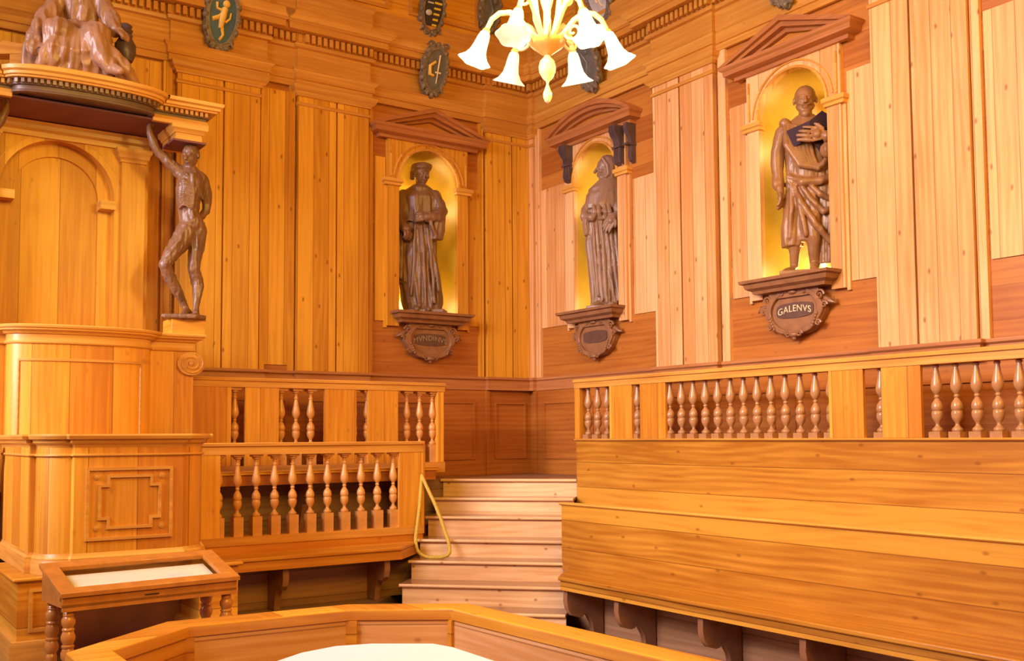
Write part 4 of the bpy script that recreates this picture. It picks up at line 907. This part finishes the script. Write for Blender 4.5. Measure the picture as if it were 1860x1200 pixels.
# ------------------------------------------------------------------ flayed bearer figures
def flayed():
    p_ = PX(335, 572, 212)
    def C(*a): return [(*([p_(x, y)[0], yy, p_(x, y)[1]]), r) for x, y, yy, r in a]
    f = Fig()
    # right (viewer left) leg bent, heel raised
    f.cap(C((336, 412, -.02, .085), (322, 440, -.05, .078), (308, 462, -.08, .062), (299, 479, -.10, .050)))
    f.cap(C((299, 479, -.10, .048), (308, 500, -.05, .050), (319, 518, -.01, .045), (330, 538, .04, .030), (336, 550, .06, .026)))
    f.cap(C((336, 550, .06, .028), (333, 562, -.02, .028), (327, 567, -.08, .022))); f.cap(C((338, 552, .07, .026), (342, 558, .08, .024)))
    # standing leg
    f.cap(C((352, 412, .02, .085), (352, 440, .02, .07), (349, 465, .0, .055), (348, 482, -.01, .048)))
    f.cap(C((348, 482, -.01, .046), (353, 498, .03, .052), (356, 512, .03, .048), (354, 532, .01, .033), (352, 552, .0, .027), (353, 562, .02, .03)))
    f.cap(C((352, 564, .01, .028), (347, 567, -.08, .026), (345, 569, -.12, .018)))
    # pelvis, torso
    f.ball((*[p_(345, 405)[0]], .02, p_(345, 405)[1]), (.11, .10, .085)); f.ball((p_(357, 412)[0], .06, p_(357, 412)[1]), (.065, .075, .07)); f.ball((p_(338, 410)[0], .04, p_(338, 410)[1]), (.07, .08, .07))
    f.cap(C((343, 400, .0, .10), (338, 380, .0, .085), (337, 362, -.01, .098), (339, 342, -.02, .115), (341, 325, -.01, .108), (340, 312, .0, .08)))
    f.cap(C((322, 312, -.01, .055), (340, 310, .0, .06), (357, 320, .0, .062)))
    f.cap(C((337, 300, -.01, .045), (338, 292, -.03, .042)))
    # raised arm reaching up to the canopy
    f.cap(C((322, 310, -.01, .052), (305, 297, -.02, .044), (292, 285, -.03, .038), (283, 276, -.03, .034)))
    f.cap(C((283, 276, -.03, .034), (277, 262, -.04, .034), (271, 246, -.05, .026), (269, 236, -.05, .02)))
    x, z = p_(269, 236); f.hand((x, -.05, z), (.55, .0, .75), up=(-.6, 0, .7), L=.15, curl=1.0, r=.010)
    # arm behind the back
    f.cap(C((361, 322, .02, .055), (367, 342, .04, .048), (369, 362, .05, .04), (368, 372, .05, .036)))
    f.cap(C((368, 372, .05, .034), (362, 384, .03, .03), (354, 388, .0, .024))); x, z = p_(354, 388); f.hand((x, .0, z), (-1, 0, .15), up=(0, 1, .2), L=.13, curl=.7, r=.010)
    x, z = p_(340, 281); f.head((x, -.03, z), .19, yaw=-.5, pitch=.25)
    # muscle ridges
    for k in range(7): f.cap(C((319+k*.6, 335+k*7, -.075, .011), (329, 330+k*7, -.118, .012), (341, 336+k*7, -.115, .009)), 6)
    f.cap(C((344, 318, -.11, .014), (346, 350, -.115, .016), (343, 385, -.09, .016), (346, 402, -.08, .014)), 8)
    f.cap(C((333, 318, -.11, .014), (352, 338, -.10, .016), (362, 358, -.06, .012)), 8); f.cap(C((338, 400, -.08, .014), (322, 436, -.125, .016), (306, 462, -.135, .012)), 8)
    f.cap(C((352, 420, -.055, .012), (353, 445, -.05, .013), (350, 474, -.045, .01)), 8); f.cap(C((344, 420, -.05, .01), (345, 450, -.05, .012), (345, 474, -.045, .01)), 8); f.cap(C((305, 496, -.10, .01), (316, 516, -.055, .012), (326, 536, .0, .01)), 8)
    f.prism([(p_(294, 0)[0], -.17), (p_(350, 0)[0], -.20), (p_(369, 0)[0], -.1), (p_(369, 0)[0], .14), (p_(318, 0)[0], .15)], 0.0, .035)
    return f.skin('flayed_man_statue', M_stat, .0075, 2, lambda q: .006*mn.noise(Vector((q.x*42, q.y*42, q.z*11)))+.003*mn.noise(Vector((q.x*80, q.y*80, q.z*30))))
a = tag(flayed(), 'carved flayed man with raised arm bearing the right end of the canopy', 'statue', 'flayed men carved in lime wood')
place(a, (-4.165, -.76, 2.625), radians(-16)); a.scale = (1.03, 1.0, 1.035)
o2 = a.copy(); COL.objects.link(o2); o2.scale = (-1.03, 1, 1.035); place(o2, (2*AX+4.165, -.76, 2.625), radians(16)); o2['label'] = 'second flayed man at left edge of picture, only his raised arm showing'
# blade-like book end left out: nothing else rests on the blocks

# ------------------------------------------------------------------ seated lady on the canopy
def lady():
    p_ = PX(140, 112, 186)
    def C(*a): return [(*([p_(x, y)[0], yy, p_(x, y)[1]]), r) for x, y, yy, r in a]
    f = Fig()
    f.cap(C((143, 45, .10, .17), (143, 22, .12, .13), (142, 0, .10, .135), (140, -25, .08, .15), (139, -45, .08, .13), (139, -58, .08, .07), (139, -66, .08, .05)))
    x, z = p_(140, -82); f.head((x, .05, z), .22, yaw=-.3)
    for dx in (-.05, .05): f.ball((x+dx*1.5, .10, z+.05), (.08, .09, .08))
    f.ball((x, .13, z-.02), (.09, .08, .10))
    f.cap(C((132, 45, .05, .13), (118, 42, -.12, .12), (112, 48, -.24, .11))); f.cap(C((112, 48, -.24, .10), (108, 72, -.22, .09), (104, 100, -.18, .085)))
    f.cap(C((152, 45, .05, .13), (160, 42, -.12, .125), (165, 46, -.22, .115))); f.cap(C((163, 48, -.24, .10), (172, 74, -.26, .085), (186, 98, -.30, .055), (196, 104, -.34, .04)))
    # skirt fans
    for i, (x0, y0, x1, y1, r) in enumerate(((118, 46, 92, 100, .05), (122, 44, 104, 102, .045), (130, 44, 118, 106, .04), (136, 44, 130, 108, .035), (142, 46, 138, 108, .03), (150, 46, 152, 104, .04), (158, 44, 166, 100, .045), (166, 46, 180, 98, .05), (176, 52, 206, 106, .05), (184, 62, 226, 118, .045), (180, 60, 214, 114, .04))):
        f.cap(C((x0, y0, -.26, r*.8), ((x0+x1)/2, (y0+y1)/2, -.30+.006*i, r), (x1, y1, -.25+.012*i, r*1.05)))
    f.cap(C((100, 95, -.1, .08), (150, 98, -.05, .10), (190, 100, .0, .09)))
    f.cap(C((112, 27, .0, .05), (128, 24, -.05, .06), (150, 26, -.06, .06), (165, 34, -.05, .05), (178, 44, -.12, .045)))   # sash
    # arms with wide sleeves
    f.cap(C((117, -44, .06, .08), (102, -10, .02, .07), (92, 18, -.05, .07), (86, 36, -.12, .06))); f.cap(C((95, 20, -.02, .07), (76, 48, -.05, .055), (70, 66, -.05, .04))); f.cap(C((86, 38, -.12, .036), (84, 60, -.18, .032)))
    x, z = p_(84, 62); f.hand((x, -.18, z), (-.35, -.5, -.6), up=(0, -.6, .6), L=.15, curl=1.0, r=.012)
    f.cap(C((160, -44, .06, .08), (176, -14, .02, .075), (188, 12, -.05, .07), (192, 26, -.12, .055))); x, z = p_(192, 28); f.hand((x, -.14, z), (.7, -.4, -.3), up=(0, -.4, .9), L=.14, curl=.8, r=.012)
    f.cap(C((192, 102, -.34, .04), (201, 107, -.40, .03)))
    # bench seat under her
    f.prism([(-.42, -.1), (-.30, .28), (.35, .28), (.40, -.05)], -.02, .28)
    return f.skin('seated_lady_statue', M_lady, .0085, 2, fold_disp(.018, 26, 2.6, .02, .75))
L_ = tag(lady(), 'carved seated woman in a full robe on top of the pulpit canopy', 'statue')
place(L_, (-5.03, -.62, 4.545), radians(-14))
b = MB(); kx, kz = (212-140)/186, (112-45)/186
b.lathe(0, 0, [(.06, -.12), (.085, -.06), (.085, .02), (.05, .08), (.06, .10), (.045, .12), (.06, .14), (.045, .16), (.055, .18), (.03, .2)], 16)
ar = b.obj('globe_arm', M_corbel, None, angle=60); ar.parent = L_; ar.location = (kx-.03, -.08, kz-.02)
b = MB(); b.add([(-.62, -.0, .19), (-.22, -.02, .24), (-.22, -.02, .28), (-.57, -.02, .30), (-.68, 0, .20), (-.62, .14, .19), (-.22, .14, .24), (-.22, .14, .28), (-.57, .14, .30), (-.68, .14, .20)], [(0, 1, 2, 3, 4), (5, 6, 7, 8, 9), (0, 1, 6, 5), (1, 2, 7, 6), (2, 3, 8, 7), (3, 4, 9, 8), (4, 0, 5, 9)])
b.prism([(-.52, .0), (-.24, -.02), (-.24, .14), (-.52, .14)], 0.0, .22)
wg = b.obj('seat_end', M_trim, None); wg.parent = L_

# ------------------------------------------------------------------ display case
CA = radians(6.2); ox, oy = -5.637, -3.60
def TC(x, y, z): return (ox+x*cos(CA)-y*sin(CA), oy+x*sin(CA)+y*cos(CA), z)      # x along the front, y back
cl, cdp, zf, zb_ = .99, .37, .80, .915
DC = thing('display_case', TC(cl/2, cdp/2, 0), 'sloping glass-topped display table with turned red-brown legs before the pulpit', 'display case')
b = MB(TC)
b.add([(0, 0, .72), (cl, 0, .72), (cl, cdp, .72), (0, cdp, .72), (0, 0, zf-.02), (cl, 0, zf-.02), (cl, cdp, zb_-.02), (0, cdp, zb_-.02)], [(0, 1, 2, 3), (0, 1, 5, 4), (1, 2, 6, 5), (2, 3, 7, 6), (3, 0, 4, 7)])
b.obj('case_body', M_varn, DC)
b = MB(TC); w = .055
def slab(x0, x1, y0, y1, t0, t1):
    zz = lambda y: zf+(zb_-zf)*y/cdp
    b.add([(x0, y0, zz(y0)+t0), (x1, y0, zz(y0)+t0), (x1, y1, zz(y1)+t0), (x0, y1, zz(y1)+t0), (x0, y0, zz(y0)+t1), (x1, y0, zz(y0)+t1), (x1, y1, zz(y1)+t1), (x0, y1, zz(y1)+t1)], [(0, 1, 2, 3), (4, 5, 6, 7), (0, 1, 5, 4), (1, 2, 6, 5), (2, 3, 7, 6), (3, 0, 4, 7)])
slab(-.015, cl+.015, -.015, .05, -.02, .006); slab(-.015, cl+.015, cdp-.05, cdp+.015, -.02, .006); slab(-.015, .075, .05, cdp-.05, -.02, .006); slab(cl-.075, cl+.015, .05, cdp-.05, -.02, .006)
b.obj('lid_frame', M_varn, DC, bevel=.003)
b = MB(TC); slab(.07, cl-.07, .045, cdp-.045, -.055, -.05); b.obj('lining', M_lin, DC)
mt, nt, Pn, N_, L2 = new_mat('case_glass'); M_glass = mt
_t = N_.new('ShaderNodeBsdfTransparent'); _g = N_.new('ShaderNodeBsdfGlossy'); _g.inputs['Roughness'].default_value = .03; _m = N_.new('ShaderNodeMixShader'); _m.inputs[0].default_value = .13
L2.new(_t.outputs[0], _m.inputs[1]); L2.new(_g.outputs[0], _m.inputs[2]); L2.new(_m.outputs[0], N_['Material Output'].inputs[0])
b = MB(TC); slab(.072, cl-.072, .048, cdp-.048, -.008, -.004); b.obj('glass_pane', M_glass, DC)
b = MB(TC); b.box(.44, .52, -.004, .0, .745, .752); b.obj('keyhole_plate', M_iron, DC)
b = MB(TC); b.box(-.004, .0, .02, .035, .755, .785); b.obj('clasp', M_brass, DC)
LEG = [(.024, 0), (.028, .02), (.022, .05), (.03, .25), (.028, .40), (.032, .41), (.028, .42), (.024, .43), (.036, .45), (.038, .475), (.028, .50), (.034, .505), (.034, .515), (.026, .52), (.037, .545), (.038, .565), (.028, .59), (.033, .595), (.033, .603), (.026, .61), (.036, .63), (.037, .65), (.026, .67), (.029, .675), (.029, .68), (.026, .684), (.029, .688), (.026, .694), (.029, .70), (.028, .725)]
for x in (.045, cl-.045):
    for y in (.045, cdp-.045):
        b = MB(TC); b.lathe(x, y, LEG, 14); b.obj('leg', M_varn, DC, angle=50)
b = MB(TC); b.box(.0, cl, 0, .02, .70, .735); b.obj('front_apron', M_varn, DC)
b = MB(TC); slab(.66, .80, .10, .22, -.0495, -.048); o = b.obj('paper_label', M_paper, None); tag(o, 'white paper card inside the glass display table', 'card')
o.rotation_euler = (0, 0, 0)

# ------------------------------------------------------------------ octagonal rail round the table
EN = [(-5.98, -5.47), (-5.505, -5.055), (-4.69, -5.105), (-4.23, -5.42), (-4.14, -7.5), (-4.6, -8.0), (-5.5, -8.05), (-5.98, -7.6)]
ER = thing('low_octagonal_balustrade', (-5.06, -6.5, 0), 'low octagonal pine rail enclosing the white table in the foreground', 'balustrade')
b = MB(); b.sweep(EN, [(-.15, .80), (-.005, .80), (.005, .81), (.0, .845), (-.008, .85), (-.145, .85), (-.15, .845)], side=1, closed=True); b.obj('top_rail', M_hh, ER, bevel=.003)
def inset(path, o, side=-1):
    n = len(path); out = []
    for i in range(n):
        a, p, c = path[i-1], path[i], path[(i+1) % n]
        def nr(a, b): dx, dy = b[0]-a[0], b[1]-a[1]; l = hypot(dx, dy); return (-dy/l*side, dx/l*side)
        n1, n2 = nr(a, p), nr(p, c); q = 1+n1[0]*n2[0]+n1[1]*n2[1]; out.append((p[0]+(n1[0]+n2[0])/q*o, p[1]+(n1[1]+n2[1])/q*o))
    return out
IN = inset(EN, .11); IM = inset(EN, .122)
for i in range(8):
    a, c = IM[i], IM[(i+1) % 8]
    l = hypot(c[0]-a[0], c[1]-a[1]); dx, dy = (c[0]-a[0])/l, (c[1]-a[1])/l
    TT = lambda u, d, z, a=a, dx=dx, dy=dy: (a[0]+dx*u-dy*d, a[1]+dy*u+dx*d, z)
    b = MB(TT); b.box(.0, l, -.02, .02, .62, .80); b.obj('board', M_ph if i in (1, 2, 3) else M_hh, ER)
    b = MB(TT); b.box(0, l, -.03, .03, .0, .12); b.obj('plinth', M_hh, ER)
    b = MB(TT); b.box(-.03, .03, -.035, .035, .0, .80); b.obj('corner_post', M_hh, ER)
    if i in (1, 2, 3):
        n = int(l/.115)
        for k in range(n):
            inst(None, 'x', None, (0, 0, 0)) if False else None
            u = (k+.5)*l/n; bb = TT(u, 0, .12)
            if 'EBM' not in globals():
                q = MB(); q.lathe(0, 0, [(.02, 0), (.024, .03), (.012, .06), (.02, .10), (.026, .14), (.018, .17), (.012, .20), (.022, .24), (.026, .28), (.02, .35), (.012, .42), (.018, .43), (.014, .45), (.024, .47), (.026, .485)], 12); q.box(-.03, .03, -.03, .03, .485, .50)
                EBM = q.mesh('small_baluster', 50); EBM.materials.append(M_balb)
            inst(EBM, 'baluster', ER, bb)
# marble dissection table
TB = thing('marble_table', (-5.1, -6.4, 0), 'white marble dissection table top inside the octagonal rail', 'table')
tp = [(-5.42, -6.05), (-5.36, -5.80), (-5.24, -5.615), (-5.10, -5.525), (-4.93, -5.485), (-4.78, -5.53), (-4.57, -5.685), (-4.54, -5.80), (-4.555, -7.2), (-5.42, -7.25)]
b = MB(); b.prism(tp, .71, .75); b.obj('table_top', M_white, TB, bevel=.006)
b = MB(); b.prism([(AXx+(x-AXx)*.75, -6.4+(y+6.4)*.75) for x, y in tp for AXx in (-5.0,)], 0, .71); b.obj('table_base', M_hh, TB)

# ------------------------------------------------------------------ chandelier
def glass(name, c, e=0, es=0, rough=.15, tr=.0):
    mt, nt, Pn, N, L = new_mat(name); Pn.inputs['Base Color'].default_value = (*c, 1); Pn.inputs['Roughness'].default_value = rough
    Pn.inputs['Transmission Weight'].default_value = tr; Pn.inputs['Coat Weight'].default_value = .5
    Pn.inputs['Subsurface Weight'].default_value = 0
    if es: Pn.inputs['Emission Color'].default_value = (*e, 1); Pn.inputs['Emission Strength'].default_value = es
    return mt
G_arm = glass('cream_glass', (.92, .74, .42), (1, .75, .35), .12, tr=.25)
G_amb = glass('amber_glass', (.85, .50, .14), (1, .5, .12), .04, tr=.3)
G_shade = glass('lit_glass_shade', (1, .95, .85), (1, .88, .62), 1.6, .3)
G_shade0 = glass('pale_glass_shade', (.98, .9, .76), (1, .85, .6), .42, .12, tr=.3)
G_bulb = glass('bulb_glow', (1, 1, 1), (1, .93, .78), 30)
cc = Vector((-3.25, -4.745, 0)); Z0 = 3.574
CH = thing('chandelier', (cc.x, cc.y, Z0), 'six-armed blown glass chandelier with bell shades and scrolls, hanging top centre', 'chandelier')
def TH(x, y, z): return (cc.x+x, cc.y+y, Z0+z)
b = MB(TH); b.lathe(0, 0, [(.002, 0), (.016, .01), (.026, .035), (.026, .06), (.014, .09), (.007, .115), (.009, .13), (.03, .15), (.048, .185), (.052, .215), (.044, .25), (.022, .275), (.018, .285)], 20); b.obj('drop_finial', G_arm, CH, angle=60)
b = MB(TH); b.lathe(0, 0, [(.02, .285), (.03, .29), (.05, .305), (.085, .33), (.107, .355), (.11, .372), (.10, .376), (.03, .37)], 28); b.obj('bowl', G_amb, CH, angle=60)
b = MB(TH); b.lathe(0, 0, [(.045, .372), (.055, .39), (.045, .41), (.022, .43), (.02, .55), (.035, .60), (.05, .68), (.04, .76), (.025, .82), (.03, .9), (.05, 1.0), (.03, 1.1)], 20); b.obj('stem', G_arm, CH, angle=60)
b = MB(TH); b.tube([(0, 0, 1.1), (0, 0, 3.82)], .012, 8); b.obj('chain', M_brass, CH)
b = MB(TH); b.lathe(0, 0, [(.08, 3.78), (.09, 3.80), (.05, 3.825)], 16); b.obj('ceiling_rose', M_brass, CH)
va = atan2(cc.y+9.476, cc.x+6.757)          # direction away from the viewer
bell = [(.018, .0), (.030, -.014), (.037, -.045), (.042, -.09), (.050, -.13), (.066, -.165), (.092, -.188), (.096, -.192)]
for k in range(6):
    an = va+radians(-90+60*k+4); ux, uy = cos(an), sin(an)
    lit = k in (0, 1, 2, 3, 5) and k != 1
    lit = k in (0, 3, 5, 1)
    arm = [(.05, .38), (.10, .42), (.16, .50), (.22, .545), (.28, .54), (.325, .505), (.355, .445)]
    b = MB(TH); b.tube([(ux*r, uy*r, z) for r, z in arm], [.016, .017, .018, .018, .017, .016, .015], 10); am = b.obj('arm', G_arm, CH, angle=60)
    tilt = .38
    R3 = Matrix.Rotation(an, 3, 'Z') @ Matrix.Rotation(-tilt, 3, 'Y')
    q0 = Vector((ux*.36, uy*.36, .43))
    def TS(x, y, z, R3=R3, q0=q0): q = R3 @ Vector((x, y, z))+q0; return TH(*q)
    b = MB(TS); seg = 30
    vs = [(r*(1+(.07*cos(6*2*pi*i/seg) if j >= 5 else .0))*cos(2*pi*i/seg), r*(1+(.07*cos(6*2*pi*i/seg) if j >= 5 else 0))*sin(2*pi*i/seg), z) for j, (r, z) in enumerate(bell) for i in range(seg)]
    fs = [(a*seg+i, a*seg+(i+1) % seg, (a+1)*seg+(i+1) % seg, (a+1)*seg+i) for a in range(len(bell)-1) for i in range(seg)]+[list(range(seg))]
    b.add(vs, fs); sh = b.obj('shade', G_shade if lit else G_shade0, CH, angle=80)
    so = sh.modifiers.new('t', 'SOLIDIFY'); so.thickness = .004
    if lit:
        b = MB(TS); b.ball((0, 0, -.09), (.022, .022, .035)); b.obj('bulb', G_bulb, CH, angle=80)
        pl_ = bpy.data.lights.new('bulb_light', 'POINT'); pl_.energy = 30; pl_.color = (1, .66, .16); pl_.shadow_soft_size = .06
        po = bpy.data.objects.new('bulb_light', pl_); COL.objects.link(po); po.location = TS(0, 0, -.20)
    b = MB(TS); b.lathe(0, 0, [(.018, -.005), (.026, .0), (.02, .012), (.012, .02)], 12); b.obj('shade_collar', G_amb, CH, angle=60)
    # scrolls between the arms
    a2 = an+radians(30); vx, vy = cos(a2), sin(a2)
    for (rc, zc, rs, turns, s_) in ((.17, .40, .055, 1.6, 1), (.14, .66, .06, 1.6, -1)):
        pts = [(vx*(rc+rs*(1-i/34)*cos(s_*(i/34*turns*2*pi)+pi)), vy*(rc+rs*(1-i/34)*cos(s_*(i/34*turns*2*pi)+pi)), zc+rs*(1-i/34)*sin(s_*(i/34*turns*2*pi)+pi)) for i in range(30)]
        b = MB(TH); b.tube([(vx*.04, vy*.04, zc-.02)]+pts, [.010]*20+[.008]*11, 8); b.obj('scroll', G_arm, CH, angle=60)
    b = MB(TH); b.tube([(vx*.03, vy*.03, .38), (vx*.075, vy*.075, .52), (vx*.09, vy*.09, .68), (vx*.13, vy*.13, .86)], [.012, .018, .014, .004], 8); b.obj('leaf', G_arm, CH, angle=60)

pl_ = bpy.data.lights.new('chandelier_fill', 'POINT'); pl_.energy = 150; pl_.color = (1, .70, .12); pl_.shadow_soft_size = .12  # added light without a bulb, lifts the attic above the shades
po = bpy.data.objects.new('chandelier_fill', pl_); COL.objects.link(po); po.location = TH(-.16, -.2, .62)
